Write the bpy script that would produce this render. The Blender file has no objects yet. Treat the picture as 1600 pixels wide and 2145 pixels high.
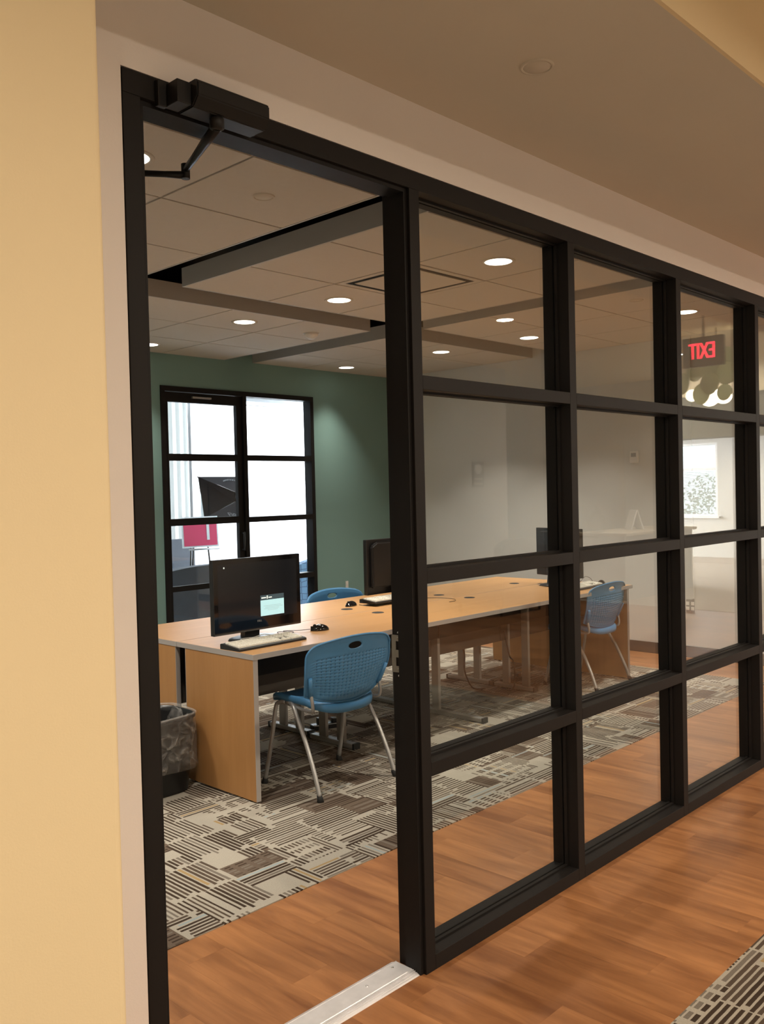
import bpy, bmesh, math, random
from mathutils import Vector, Matrix
random.seed(7)
S = bpy.context.scene
C = S.collection

# ------------------------------------------------------------ camera
def make_camera():
    F, yaw, pitch, roll = 1881.28, math.radians(46.121), math.radians(-1.322), math.radians(-1.341)
    cd = bpy.data.cameras.new('camera'); co = bpy.data.objects.new('camera', cd); C.objects.link(co)
    cy, sy, cp, sp = math.cos(yaw), math.sin(yaw), math.cos(pitch), math.sin(pitch)
    f = Vector((sy*cp, cy*cp, sp)); r = Vector((cy, -sy, 0)); u = r.cross(f)
    cr, sr = math.cos(roll), math.sin(roll)
    r2 = cr*r + sr*u; u2 = -sr*r + cr*u
    M = Matrix((r2, u2, -f)).transposed().to_4x4(); M.translation = Vector((-1.1055, -1.8589, 1.5262))
    co.matrix_world = M
    cd.sensor_fit = 'VERTICAL'; cd.sensor_height = 36; cd.lens = F/2145*36
    cd.clip_start = 0.05; cd.clip_end = 200
    S.camera = co
make_camera()

# ------------------------------------------------------------ world, exposure, added daylight fills
S.view_settings.view_transform = 'Standard'; S.view_settings.look = 'None'
S.view_settings.gamma = 1; S.view_settings.use_curve_mapping = False
S.view_settings.exposure = 0.0
W = bpy.data.worlds.new('sky'); S.world = W; W.use_nodes = True
W.node_tree.nodes['Background'].inputs[0].default_value = (0.80, 0.92, 1.0, 1)
W.node_tree.nodes['Background'].inputs[1].default_value = 7.0

WARM, ROOMC = (1.0, 0.86, 0.69), (1.0, 0.92, 0.80)
def area(name, loc, size, power, color=WARM, rot=(0,0,0), spread=180, sy=None, shape='DISK'):
    l = bpy.data.lights.new(name, 'AREA'); l.shape = shape if sy is None else 'RECTANGLE'
    l.size = size
    if sy: l.size_y = sy
    l.energy = power; l.color = color; l.spread = math.radians(spread)
    o = bpy.data.objects.new(name, l); C.objects.link(o); o.location = loc; o.rotation_euler = rot
    return o
P_ROOM, P_HALL = 13.5, 84.0
# added area lights standing in for daylight in the lounge and the studio
area('lounge_daylight_fill', (13.75, -9.72, 1.7), 3.2, 1400, (0.95, 0.97, 1.0), (math.radians(90), 0, 0), 160, sy=2.2)
area('studio_daylight_fill', (9.75, 7.6, 1.7), 2.6, 340, (0.84, 0.92, 1.0), (math.radians(90), 0, math.radians(90)), 170, sy=2.0)

# ------------------------------------------------------------ materials
def mat(name, color, rough=0.5, metal=0.0, spec=0.5, noise=0, nscale=40, bump=0, bscale=200, emit=None, es=1.0, objvar=0.0, coat=0):
    m = bpy.data.materials.new(name); m.use_nodes = True
    nt = m.node_tree; b = nt.nodes['Principled BSDF']
    b.inputs['Base Color'].default_value = (*color, 1); b.inputs['Roughness'].default_value = rough
    b.inputs['Metallic'].default_value = metal; b.inputs['Specular IOR Level'].default_value = spec
    if coat: b.inputs['Coat Weight'].default_value = coat
    tc = nt.nodes.new('ShaderNodeTexCoord')
    if noise or objvar:
        n = nt.nodes.new('ShaderNodeTexNoise'); n.inputs['Scale'].default_value = nscale; n.inputs['Detail'].default_value = 4
        nt.links.new(tc.outputs['Object'], n.inputs['Vector'])
        mr = nt.nodes.new('ShaderNodeMapRange'); mr.inputs['To Min'].default_value = 1-noise; mr.inputs['To Max'].default_value = 1+noise
        nt.links.new(n.outputs['Fac'], mr.inputs['Value'])
        hsv = nt.nodes.new('ShaderNodeHueSaturation'); hsv.inputs['Color'].default_value = (*color, 1)
        nt.links.new(mr.outputs[0], hsv.inputs['Value']); nt.links.new(hsv.outputs[0], b.inputs['Base Color'])
    if bump:
        n2 = nt.nodes.new('ShaderNodeTexNoise'); n2.inputs['Scale'].default_value = bscale; n2.inputs['Detail'].default_value = 3
        nt.links.new(tc.outputs['Object'], n2.inputs['Vector'])
        bp = nt.nodes.new('ShaderNodeBump'); bp.inputs['Strength'].default_value = bump; bp.inputs['Distance'].default_value = 0.003
        nt.links.new(n2.outputs['Fac'], bp.inputs['Height']); nt.links.new(bp.outputs[0], b.inputs['Normal'])
    if emit:
        b.inputs['Emission Color'].default_value = (*emit, 1); b.inputs['Emission Strength'].default_value = es
        m.cycles.emission_sampling = 'NONE'
    return m
def N(nt, t, **k):
    n = nt.nodes.new(t)
    for a, v in k.items(): setattr(n, a, v)
    return n
def math_(nt, op, a, b=None, c=None):
    n = nt.nodes.new('ShaderNodeMath'); n.operation = op
    for i, v in enumerate((a, b, c)):
        if v is None: continue
        if isinstance(v, (int, float)): n.inputs[i].default_value = v
        else: nt.links.new(v, n.inputs[i])
    return n.outputs[0]

def wood_mat(name, c1, c2, rough, sx, sy, sz, var=0.1, spec=0.5, plank=False, lum=0.0):
    m = bpy.data.materials.new(name); m.use_nodes = True; nt = m.node_tree; b = nt.nodes['Principled BSDF']
    b.inputs['Roughness'].default_value = rough; b.inputs['Specular IOR Level'].default_value = spec
    geo = N(nt, 'ShaderNodeNewGeometry'); oi = N(nt, 'ShaderNodeObjectInfo')
    add = N(nt, 'ShaderNodeVectorMath', operation='ADD'); nt.links.new(geo.outputs['Position'], add.inputs[0])
    mul = N(nt, 'ShaderNodeVectorMath', operation='SCALE'); mul.inputs[0].default_value = (17.3, 9.1, 5.7)
    nt.links.new(oi.outputs['Random'], mul.inputs['Scale']); nt.links.new(mul.outputs[0], add.inputs[1])
    sc = N(nt, 'ShaderNodeVectorMath', operation='MULTIPLY'); nt.links.new(add.outputs[0], sc.inputs[0]); sc.inputs[1].default_value = (sx, sy, sz)
    n1 = N(nt, 'ShaderNodeTexNoise'); n1.inputs['Scale'].default_value = 1; n1.inputs['Detail'].default_value = 6; n1.inputs['Roughness'].default_value = 0.6; n1.inputs['Distortion'].default_value = 0.6
    nt.links.new(sc.outputs[0], n1.inputs['Vector'])
    sc2 = N(nt, 'ShaderNodeVectorMath', operation='SCALE'); nt.links.new(sc.outputs[0], sc2.inputs[0]); sc2.inputs['Scale'].default_value = 0.22
    n2 = N(nt, 'ShaderNodeTexNoise'); n2.inputs['Scale'].default_value = 1; n2.inputs['Detail'].default_value = 3
    nt.links.new(sc2.outputs[0], n2.inputs['Vector'])
    f = math_(nt, 'ADD', math_(nt, 'MULTIPLY', n1.outputs['Fac'], 0.5), math_(nt, 'MULTIPLY', n2.outputs['Fac'], 0.5))
    mr = N(nt, 'ShaderNodeMapRange'); nt.links.new(f, mr.inputs['Value']); mr.inputs['From Min'].default_value = 0.37; mr.inputs['From Max'].default_value = 0.63
    mx = N(nt, 'ShaderNodeMix', data_type='RGBA'); nt.links.new(mr.outputs[0], mx.inputs['Factor'])
    mx.inputs['A'].default_value = (*c1, 1); mx.inputs['B'].default_value = (*c2, 1)
    hsv = N(nt, 'ShaderNodeHueSaturation'); nt.links.new(mx.outputs['Result'], hsv.inputs['Color'])
    v = N(nt, 'ShaderNodeMapRange'); nt.links.new(oi.outputs['Random'], v.inputs['Value']); v.inputs['To Min'].default_value = 1-var; v.inputs['To Max'].default_value = 1+var
    nt.links.new(v.outputs[0], hsv.inputs['Value']); nt.links.new(hsv.outputs[0], b.inputs['Base Color'])
    return m

def carpet_mat(name, bright=1.0):
    m = bpy.data.materials.new(name); m.use_nodes = True; nt = m.node_tree; b = nt.nodes['Principled BSDF']
    b.inputs['Roughness'].default_value = 0.95; b.inputs['Specular IOR Level'].default_value = 0.1
    geo = N(nt, 'ShaderNodeNewGeometry'); sep = N(nt, 'ShaderNodeSeparateXYZ'); nt.links.new(geo.outputs['Position'], sep.inputs[0])
    # slightly fuzzy yarn edges
    fz = N(nt, 'ShaderNodeTexNoise'); fz.inputs['Scale'].default_value = 22; nt.links.new(geo.outputs['Position'], fz.inputs['Vector'])
    jit = math_(nt, 'MULTIPLY', math_(nt, 'SUBTRACT', fz.outputs['Fac'], 0.5), 0.003)
    X = math_(nt, 'ADD', sep.outputs['X'], jit); Y = math_(nt, 'ADD', sep.outputs['Y'], jit)
    def fl(v): return math_(nt, 'FLOOR', v)
    def wn(a, bb, c=0.0):
        cb = N(nt, 'ShaderNodeCombineXYZ')
        for i, v in enumerate((a, bb, c)):
            if isinstance(v, (int, float)): cb.inputs[i].default_value = v
            else: nt.links.new(v, cb.inputs[i])
        w = N(nt, 'ShaderNodeTexWhiteNoise', noise_dimensions='3D'); nt.links.new(cb.outputs[0], w.inputs['Vector']); return w
    def layer(A, Bc, L, Wd, sw, seed):
        # stripes run along A; blocks L long and Wd wide; returns (value 0..1 dark mask, random of block)
        row = fl(math_(nt, 'DIVIDE', Bc, Wd))
        off = wn(row, seed).outputs['Value']
        col = fl(math_(nt, 'ADD', math_(nt, 'DIVIDE', A, L), off))
        blk = wn(row, col, seed + 3.1)
        sr = N(nt, 'ShaderNodeSeparateColor'); nt.links.new(blk.outputs['Color'], sr.inputs[0])
        st = math_(nt, 'DIVIDE', Bc, sw); si = fl(st); fr = math_(nt, 'FRACT', st)
        # every line: own width and own ends inside the block
        lw = wn(si, col, seed + 7.7); ls = N(nt, 'ShaderNodeSeparateColor'); nt.links.new(lw.outputs['Color'], ls.inputs[0])
        wid = math_(nt, 'ADD', 0.42, math_(nt, 'MULTIPLY', sr.outputs[0], 0.28))
        on = math_(nt, 'LESS_THAN', fr, wid)
        on = math_(nt, 'MULTIPLY', on, math_(nt, 'GREATER_THAN', ls.outputs[0], 0.06))
        af = math_(nt, 'FRACT', math_(nt, 'ADD', math_(nt, 'DIVIDE', A, L), off))
        e0 = math_(nt, 'MULTIPLY', ls.outputs[1], 0.16)
        on = math_(nt, 'MULTIPLY', on, math_(nt, 'GREATER_THAN', af, e0))
        # some blocks are broken into dashes by pale cross threads
        dash = math_(nt, 'GREATER_THAN', math_(nt, 'FRACT', math_(nt, 'MULTIPLY', A, 15.0)), 0.36)
        isd = math_(nt, 'LESS_THAN', sr.outputs[1], 0.17)
        on = math_(nt, 'MULTIPLY', on, math_(nt, 'MAXIMUM', dash, math_(nt, 'SUBTRACT', 1.0, isd)))
        plain = math_(nt, 'GREATER_THAN', sr.outputs[2], 0.925)     # plain cream block
        solid = math_(nt, 'LESS_THAN', sr.outputs[2], 0.13)        # dense brown block
        on = math_(nt, 'MULTIPLY', on, math_(nt, 'SUBTRACT', 1.0, plain))
        return on, solid, ls.outputs[2], sr.outputs[1]
    h = layer(X, Y, 0.27, 0.147, 0.0210, 1.0)
    v = layer(Y, X, 0.25, 0.147, 0.0210, 41.0)
    cx = fl(math_(nt, 'DIVIDE', X, 0.252)); cy = fl(math_(nt, 'DIVIDE', Y, 0.231))
    par = math_(nt, 'MODULO', math_(nt, 'ABSOLUTE', math_(nt, 'ADD', cx, cy)), 2.0)
    flip = math_(nt, 'GREATER_THAN', wn(cx, cy, 9.3).outputs['Value'], 0.72)
    sel = math_(nt, 'ABSOLUTE', math_(nt, 'SUBTRACT', par, flip))
    def mixf(a, c): return math_(nt, 'ADD', math_(nt, 'MULTIPLY', a, math_(nt, 'SUBTRACT', 1.0, sel)), math_(nt, 'MULTIPLY', c, sel))
    on, solid, rnd, rnd2 = [mixf(h[i], v[i]) for i in range(4)]
    ramp = N(nt, 'ShaderNodeValToRGB'); ramp.color_ramp.interpolation = 'CONSTANT'
    el = ramp.color_ramp.elements
    cols = [(0, (0.050, 0.034, 0.024)), (0.5, (0.085, 0.062, 0.046)), (0.80, (0.17, 0.145, 0.12)), (0.93, (0.33, 0.23, 0.11)), (0.965, (0.28, 0.33, 0.34))]
    el[0].position = 0; el[0].color = (*cols[0][1], 1); el[1].position = cols[1][0]; el[1].color = (*cols[1][1], 1)
    for p, c in cols[2:]:
        e = el.new(p); e.color = (*c, 1)
    nt.links.new(rnd, ramp.inputs[0])
    base = N(nt, 'ShaderNodeMix', data_type='RGBA'); base.inputs['A'].default_value = (0.37*bright, 0.34*bright, 0.285*bright, 1); base.inputs['B'].default_value = (0.13, 0.098, 0.074, 1)
    nt.links.new(solid, base.inputs['Factor'])
    mx = N(nt, 'ShaderNodeMix', data_type='RGBA'); nt.links.new(on, mx.inputs['Factor']); nt.links.new(base.outputs['Result'], mx.inputs['A']); nt.links.new(ramp.outputs[0], mx.inputs['B'])
    sp = N(nt, 'ShaderNodeTexNoise'); sp.inputs['Scale'].default_value = 260; sp.inputs['Detail'].default_value = 2; nt.links.new(geo.outputs['Position'], sp.inputs['Vector'])
    mr = N(nt, 'ShaderNodeMapRange'); nt.links.new(sp.outputs['Fac'], mr.inputs['Value']); mr.inputs['To Min'].default_value = 0.72; mr.inputs['To Max'].default_value = 1.28
    hsv = N(nt, 'ShaderNodeHueSaturation'); nt.links.new(mx.outputs['Result'], hsv.inputs['Color']); nt.links.new(mr.outputs[0], hsv.inputs['Value'])
    nt.links.new(hsv.outputs[0], b.inputs['Base Color'])
    bp = N(nt, 'ShaderNodeBump'); bp.inputs['Strength'].default_value = 0.5; bp.inputs['Distance'].default_value = 0.004
    nt.links.new(sp.outputs['Fac'], bp.inputs['Height']); nt.links.new(bp.outputs[0], b.inputs['Normal'])
    return m

def glass_mat(name, tint=(0.965, 0.975, 0.965), r0=0.04):
    m = bpy.data.materials.new(name); m.use_nodes = True; nt = m.node_tree
    for n in list(nt.nodes): nt.nodes.remove(n)
    out = N(nt, 'ShaderNodeOutputMaterial'); mix = N(nt, 'ShaderNodeMixShader'); tr = N(nt, 'ShaderNodeBsdfTransparent'); gl = N(nt, 'ShaderNodeBsdfGlossy')
    tr.inputs[0].default_value = (*tint, 1); gl.inputs['Roughness'].default_value = 0.0; gl.inputs['Color'].default_value = (1, 1, 1, 1)
    geo = N(nt, 'ShaderNodeNewGeometry'); dot = N(nt, 'ShaderNodeVectorMath', operation='DOT_PRODUCT')
    nt.links.new(geo.outputs['Incoming'], dot.inputs[0]); nt.links.new(geo.outputs['Normal'], dot.inputs[1])
    c = math_(nt, 'ABSOLUTE', dot.outputs['Value'])
    f = math_(nt, 'ADD', r0, math_(nt, 'MULTIPLY', 1-r0, math_(nt, 'POWER', math_(nt, 'SUBTRACT', 1.0, c), 5.0)))
    nt.links.new(f, mix.inputs[0]); nt.links.new(tr.outputs[0], mix.inputs[1]); nt.links.new(gl.outputs[0], mix.inputs[2]); nt.links.new(mix.outputs[0], out.inputs[0])
    return m

M = dict(
 frame=mat('dark bronze aluminium', (0.0115, 0.0098, 0.0092), 0.55, 0.0, 0.2, noise=0.12, nscale=6, bump=0.05),
 black=mat('black plastic', (0.010, 0.010, 0.011), 0.35),
 gloss=mat('glossy black plastic', (0.006, 0.006, 0.007), 0.08, coat=0.5),
 rubber=mat('black rubber', (0.012, 0.012, 0.012), 0.8),
 closer=mat('bronze closer casting', (0.009, 0.008, 0.008), 0.45, spec=0.3),
 pink=mat('warm white wall paint', (0.82, 0.755, 0.715), 0.75, noise=0.02, nscale=3, bump=0.08, bscale=220),
 soffit=mat('ceiling paint', (0.62, 0.56, 0.47), 0.85, noise=0.02, nscale=4, bump=0.05),
 yellow=mat('yellow wall paint', (0.80, 0.645, 0.40), 0.7, noise=0.02, nscale=3, bump=0.08, bscale=220),
 taupe=mat('taupe wall paint', (0.47, 0.45, 0.42), 0.75, noise=0.02, nscale=3, bump=0.06),
 soffit_shade=mat('shaded grey green soffit', (0.15, 0.15, 0.125), 0.8),  # shade on the soffit above the end window is put into this tone
 white=mat('white wall paint', (0.60, 0.60, 0.575), 0.75, noise=0.02, nscale=3, bump=0.06),
 teal=mat('sage green wall paint', (0.195, 0.33, 0.305), 0.75, noise=0.02, nscale=3, bump=0.06),
 tile=mat('ceiling tile', (0.60, 0.55, 0.485), 0.9, noise=0.03, nscale=30, bump=0.3, bscale=350),
 grid=mat('ceiling grid metal', (0.34, 0.30, 0.25), 0.6),
 cloud=mat('ceiling edge trim', (0.46, 0.44, 0.41), 0.6),
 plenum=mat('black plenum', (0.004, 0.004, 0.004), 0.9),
 wood=wood_mat('maple laminate', (0.50, 0.275, 0.115), (0.445, 0.235, 0.090), 0.38, 3.0, 26, 26, 0.02),
 woodv=wood_mat('maple laminate upright', (0.46, 0.235, 0.085), (0.40, 0.195, 0.066), 0.42, 26, 26, 2.2, 0.02),
 plank=wood_mat('cherry vinyl plank', (0.44, 0.198, 0.076), (0.20, 0.077, 0.028), 0.36, 19, 2.2, 10, 0.035),
 edge=mat('grey edge banding', (0.38, 0.35, 0.33), 0.5),
 steel=mat('silver painted steel', (0.42, 0.42, 0.42), 0.38, 0.65),
 greysteel=mat('grey desk steel', (0.30, 0.29, 0.275), 0.5, 0.35),
 modesty=mat('dark modesty panel', (0.060, 0.050, 0.042), 0.6),
 alu=mat('worn aluminium', (0.78, 0.77, 0.79), 0.4, 0.45, noise=0.18, nscale=18, bump=0.1, bscale=60),
 strike=mat('brass grey strike', (0.30, 0.28, 0.24), 0.4, 0.7),
 screw=mat('bright screw', (0.7, 0.7, 0.68), 0.25, 0.9),
 blue=mat('blue polypropylene', (0.060, 0.205, 0.40), 0.42, noise=0.03, bump=0.06, bscale=400),
 bluedark=mat('blue polypropylene rim', (0.06, 0.19, 0.33), 0.4),
 key=mat('ivory keycaps', (0.78, 0.75, 0.66), 0.5),
 white_plastic=mat('white plastic', (0.74, 0.72, 0.68), 0.45),
 cable=mat('black cable', (0.02, 0.012, 0.010), 0.5),
 cable_w=mat('grey cable', (0.55, 0.53, 0.50), 0.5),
 base=mat('dark brown rubber base', (0.035, 0.024, 0.019), 0.5),
 carpet=carpet_mat('striped loop carpet'),
 carpet2=mat('grey loop carpet', (0.42, 0.37, 0.32), 0.95, noise=0.35, nscale=9),
 glass=glass_mat('clear glass'),
 lens=mat('lit downlight lens', (1, 1, 1), 0.5, emit=(1.0, 0.93, 0.80), es=4.0),
 studio=mat('studio white', (0.86, 0.87, 0.88), 0.8),
 studiogrey=mat('studio grey cloth', (0.10, 0.11, 0.13), 0.9, noise=0.15, nscale=8),
 softbox=mat('softbox fabric', (0.010, 0.011, 0.016), 0.8, spec=0.15, noise=0.3, nscale=10),
 print_=mat('grey print', (0.16, 0.17, 0.18), 0.6),
 red=mat('red poster board', (0.75, 0.035, 0.13), 0.6),
 paper=mat('white paper', (0.85, 0.85, 0.86), 0.7),
 screen_card=mat('lit login card', (0.2, 0.3, 0.3), 0.4, emit=(0.55, 0.86, 0.86), es=0.85),
 screen_head=mat('lit login header', (0.02, 0.03, 0.03), 0.4, emit=(0.045, 0.07, 0.08), es=1.0),
 screen_txt=mat('lit login text', (0.3, 0.3, 0.3), 0.4, emit=(0.26, 0.42, 0.42), es=1.0),
 screen_white=mat('lit login title', (0.5, 0.5, 0.5), 0.4, emit=(0.9, 0.95, 0.8), es=1.0),
 screen=mat('dark lit screen', (0.006, 0.006, 0.007), 0.1, emit=(0.012, 0.012, 0.012), es=0.6),
 exitred=mat('lit red letters', (0.5, 0.0, 0.02), 0.4, emit=(1.0, 0.02, 0.05), es=9.0),
 exitbody=mat('exit sign housing', (0.10, 0.09, 0.08), 0.5),
 shell=mat('pale green lamp petal', (0.50, 0.53, 0.40), 0.5),
 bulb=mat('lit globe', (1, 1, 1), 0.5, emit=(1.0, 0.90, 0.68), es=11.0),
 leaf=mat('garden hedge', (0.36, 0.44, 0.34), 0.8, noise=0.6, nscale=6),
 liner=None, sign=mat('brown door sign', (0.11, 0.09, 0.08), 0.5), sofa=mat('grey upholstery', (0.10, 0.095, 0.09), 0.9, noise=0.1),
)
def liner_mat():
    m = bpy.data.materials.new('clear bin liner'); m.use_nodes = True; nt = m.node_tree; b = nt.nodes['Principled BSDF']
    b.inputs['Base Color'].default_value = (0.62, 0.60, 0.57, 1); b.inputs['Roughness'].default_value = 0.22
    b.inputs['Alpha'].default_value = 0.24
    tc = N(nt, 'ShaderNodeTexCoord'); n = N(nt, 'ShaderNodeTexNoise'); n.inputs['Scale'].default_value = 14; n.inputs['Detail'].default_value = 5; n.inputs['Distortion'].default_value = 1.6
    nt.links.new(tc.outputs['Object'], n.inputs['Vector']); bp = N(nt, 'ShaderNodeBump'); bp.inputs['Strength'].default_value = 1.0; bp.inputs['Distance'].default_value = 0.03
    nt.links.new(n.outputs['Fac'], bp.inputs['Height']); nt.links.new(bp.outputs[0], b.inputs['Normal'])
    r = N(nt, 'ShaderNodeMapRange'); nt.links.new(n.outputs['Fac'], r.inputs['Value']); r.inputs['From Min'].default_value = 0.50; r.inputs['From Max'].default_value = 0.72; r.inputs['To Min'].default_value = 0.14; r.inputs['To Max'].default_value = 0.42
    nt.links.new(r.outputs[0], b.inputs['Alpha'])
    return m
M['liner'] = liner_mat()
def petal_mat():
    m = M['shell']; nt = m.node_tree; out = [n for n in nt.nodes if n.type == 'OUTPUT_MATERIAL'][0]; b = nt.nodes['Principled BSDF']
    tl = N(nt, 'ShaderNodeBsdfTranslucent'); tl.inputs[0].default_value = (0.55, 0.56, 0.36, 1); mx = N(nt, 'ShaderNodeMixShader'); mx.inputs[0].default_value = 0.22
    nt.links.new(b.outputs[0], mx.inputs[1]); nt.links.new(tl.outputs[0], mx.inputs[2]); nt.links.new(mx.outputs[0], out.inputs[0])
petal_mat()
def hex_mat():
    m = bpy.data.materials.new('blue hexagon fabric'); m.use_nodes = True; nt = m.node_tree; b = nt.nodes['Principled BSDF']
    tc = N(nt, 'ShaderNodeTexCoord'); v = N(nt, 'ShaderNodeTexVoronoi', feature='DISTANCE_TO_EDGE'); v.inputs['Scale'].default_value = 14; v.inputs['Randomness'].default_value = 0.25
    nt.links.new(tc.outputs['Object'], v.inputs['Vector']); g = math_(nt, 'LESS_THAN', v.outputs['Distance'], 0.06)
    mx = N(nt, 'ShaderNodeMix', data_type='RGBA'); nt.links.new(g, mx.inputs['Factor']); mx.inputs['A'].default_value = (0.16, 0.27, 0.42, 1); mx.inputs['B'].default_value = (0.06, 0.10, 0.18, 1)
    nt.links.new(mx.outputs['Result'], b.inputs['Base Color']); b.inputs['Roughness'].default_value = 0.9
    return m
M['hex'] = hex_mat()

# ------------------------------------------------------------ mesh helpers
def box(bm, x0, x1, y0, y1, z0, z1, bev=0):
    vs = [bm.verts.new((x, y, z)) for x in (x0, x1) for y in (y0, y1) for z in (z0, z1)]
    fs = [bm.faces.new([vs[i] for i in f]) for f in ((0,1,3,2),(4,6,7,5),(0,4,5,1),(2,3,7,6),(0,2,6,4),(1,5,7,3))]
    if bev:
        es = list({e for f in fs for e in f.edges})
        bmesh.ops.bevel(bm, geom=es, offset=bev, segments=2, affect='EDGES', profile=0.5)
def bmbox(*a, **k):
    bm = bmesh.new()
    if len(a) == 1:
        for q in a[0]: box(bm, *q, **k)
    else: box(bm, *a, **k)
    return bm
def tube(bm, pts, r, seg=10, caps=True):
    pts = [Vector(p) for p in pts]; rings = []
    rr = r if isinstance(r, (list, tuple)) else [r]*len(pts)
    up = None
    for i, p in enumerate(pts):
        d = (pts[min(i+1, len(pts)-1)] - pts[max(i-1, 0)]).normalized()
        if up is None: up = d.orthogonal().normalized()
        else: up = (up - d*up.dot(d)); up = up.normalized() if up.length > 1e-6 else d.orthogonal().normalized()
        s = d.cross(up)
        rings.append([bm.verts.new(p + rr[i]*(math.cos(2*math.pi*k/seg)*up + math.sin(2*math.pi*k/seg)*s)) for k in range(seg)])
    for a, b in zip(rings, rings[1:]):
        for k in range(seg): 
            f = bm.faces.new((a[k], a[(k+1) % seg], b[(k+1) % seg], b[k])); f.smooth = True
    if caps: bm.faces.new(rings[0][::-1]); bm.faces.new(rings[-1])
def smooth_path(pts, n=6):
    P = [Vector(p) for p in pts]; P = [2*P[0]-P[1]] + P + [2*P[-1]-P[-2]]; out = []
    for i in range(1, len(P)-2):
        a, b, c, d = P[i-1:i+3]
        for k in range(n):
            t = k/n; out.append(0.5*((2*b)+(-a+c)*t+(2*a-5*b+4*c-d)*t*t+(-a+3*b-3*c+d)*t**3))
    out.append(P[-2]); return out
def lathe(bm, prof, seg=32, loc=(0,0,0)):
    L = Vector(loc); rings = []
    for r, z in prof:
        rings.append([bm.verts.new(L + Vector((r*math.cos(2*math.pi*k/seg), r*math.sin(2*math.pi*k/seg), z))) for k in range(seg)] if r > 1e-6 else [bm.verts.new(L+Vector((0,0,z)))])
    for a, b in zip(rings, rings[1:]):
        for k in range(seg):
            k2 = (k+1) % seg
            if len(a) == 1: f = bm.faces.new((a[0], b[k], b[k2]))
            elif len(b) == 1: f = bm.faces.new((a[k], b[0], a[k2]))
            else: f = bm.faces.new((a[k], a[k2], b[k2], b[k]))
            f.smooth = True
def prism(bm, pts, h0, h1, axis='z'):
    def mp(p, h): return {'z': (p[0], p[1], h), 'y': (p[0], h, p[1]), 'x': (h, p[0], p[1])}[axis]
    a = [bm.verts.new(mp(p, h0)) for p in pts]; b = [bm.verts.new(mp(p, h1)) for p in pts]; n = len(pts)
    bm.faces.new(a[::-1]); bm.faces.new(b)
    for k in range(n): bm.faces.new((a[k], a[(k+1) % n], b[(k+1) % n], b[k]))
SPLIT = {'panel_edge', 'screw', 'clamp', 'glide', 'door_stop', 'ridge', 'edge_banding', 'end_cap', 'baseboard_back', 'glazing_stop', 'plug', 'end_bracket', 'globe', 'throat', 'window_frame', 'plank_field', 'wall_hall', 'door_handle_x'}
def islands(bm):
    seen = set(); out = []
    for f in bm.faces:
        if f in seen: continue
        st = [f]; seen.add(f); isl = []
        while st:
            g = st.pop(); isl.append(g)
            for v in g.verts:
                for h in v.link_faces:
                    if h not in seen: seen.add(h); st.append(h)
        out.append(isl)
    return out
def obj(name, bm, m, parent=None, **props):
    bmesh.ops.recalc_face_normals(bm, faces=bm.faces)
    if name in SPLIT:
        isl = islands(bm)
        if len(isl) > 1:
            first = None
            for fs in isl:
                b2 = bmesh.new(); vm = {}
                for f in fs:
                    nf = b2.faces.new([vm.setdefault(v, None) or vm.__setitem__(v, b2.verts.new(v.co)) or vm[v] for v in f.verts]); nf.smooth = f.smooth
                o = _obj(name, b2, m, parent, **props); first = first or o
            bm.free(); return first
    return _obj(name, bm, m, parent, **props)
def ring(bm, a0, a1, c0, c1, t, h0, h1, axis='y'):
    # picture-frame ring in the plane across axis, one connected mesh
    def mp(a, c, h): return {'y': (a, h, c), 'z': (a, c, h), 'x': (h, a, c)}[axis]
    L = []
    for h in (h0, h1):
        L.append([bm.verts.new(mp(a, c, h)) for a, c in ((a0, c0), (a1, c0), (a1, c1), (a0, c1))])
        L.append([bm.verts.new(mp(a, c, h)) for a, c in ((a0+t, c0+t), (a1-t, c0+t), (a1-t, c1-t), (a0+t, c1-t))])
    for k in range(4):
        j = (k+1) % 4
        bm.faces.new((L[0][k], L[0][j], L[1][j], L[1][k])); bm.faces.new((L[2][k], L[2][j], L[3][j], L[3][k]))
        bm.faces.new((L[0][k], L[0][j], L[2][j], L[2][k])); bm.faces.new((L[1][k], L[1][j], L[3][j], L[3][k]))
def bmring(*a, **k):
    bm = bmesh.new(); ring(bm, *a, **k); return bm
def _obj(name, bm, m, parent=None, **props):
    bmesh.ops.recalc_face_normals(bm, faces=bm.faces)
    me = bpy.data.meshes.new(name); bm.to_mesh(me); bm.free()
    me.materials.append(M[m] if isinstance(m, str) else m)
    o = bpy.data.objects.new(name, me); C.objects.link(o)
    if parent: o.parent = parent
    for k, v in props.items(): o[k] = v
    return o
def inst(src, parent=None, loc=None, **props):
    o = src.copy(); C.objects.link(o)
    if parent: o.parent = parent
    if loc is not None: o.location = loc
    for k, v in props.items(): o[k] = v
    return o
def thing(name, label, cat, loc=(0,0,0), rz=0, group=None, kind=None):
    o = bpy.data.objects.new(name, None); C.objects.link(o); o.empty_display_size = 0.05
    o.location = loc; o.rotation_euler = (0, 0, rz)
    if kind: o['kind'] = kind
    else: o['label'] = label; o['category'] = cat
    if group: o['group'] = group
    return o
def struct(name, bm, m, parent=None): return obj(name, bm, m, parent, kind='structure') if not parent else obj(name, bm, m, parent)
def dup(root, loc, rz, label, group=None):
    r = root.copy(); C.objects.link(r); r.location = loc; r.rotation_euler = (0, 0, rz); r['label'] = label
    if group: r['group'] = group
    for ch in list(root.children):
        c = ch.copy(); C.objects.link(c); c.parent = r
        for g in list(ch.children):
            d = g.copy(); C.objects.link(d); d.parent = c
    return r
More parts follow.
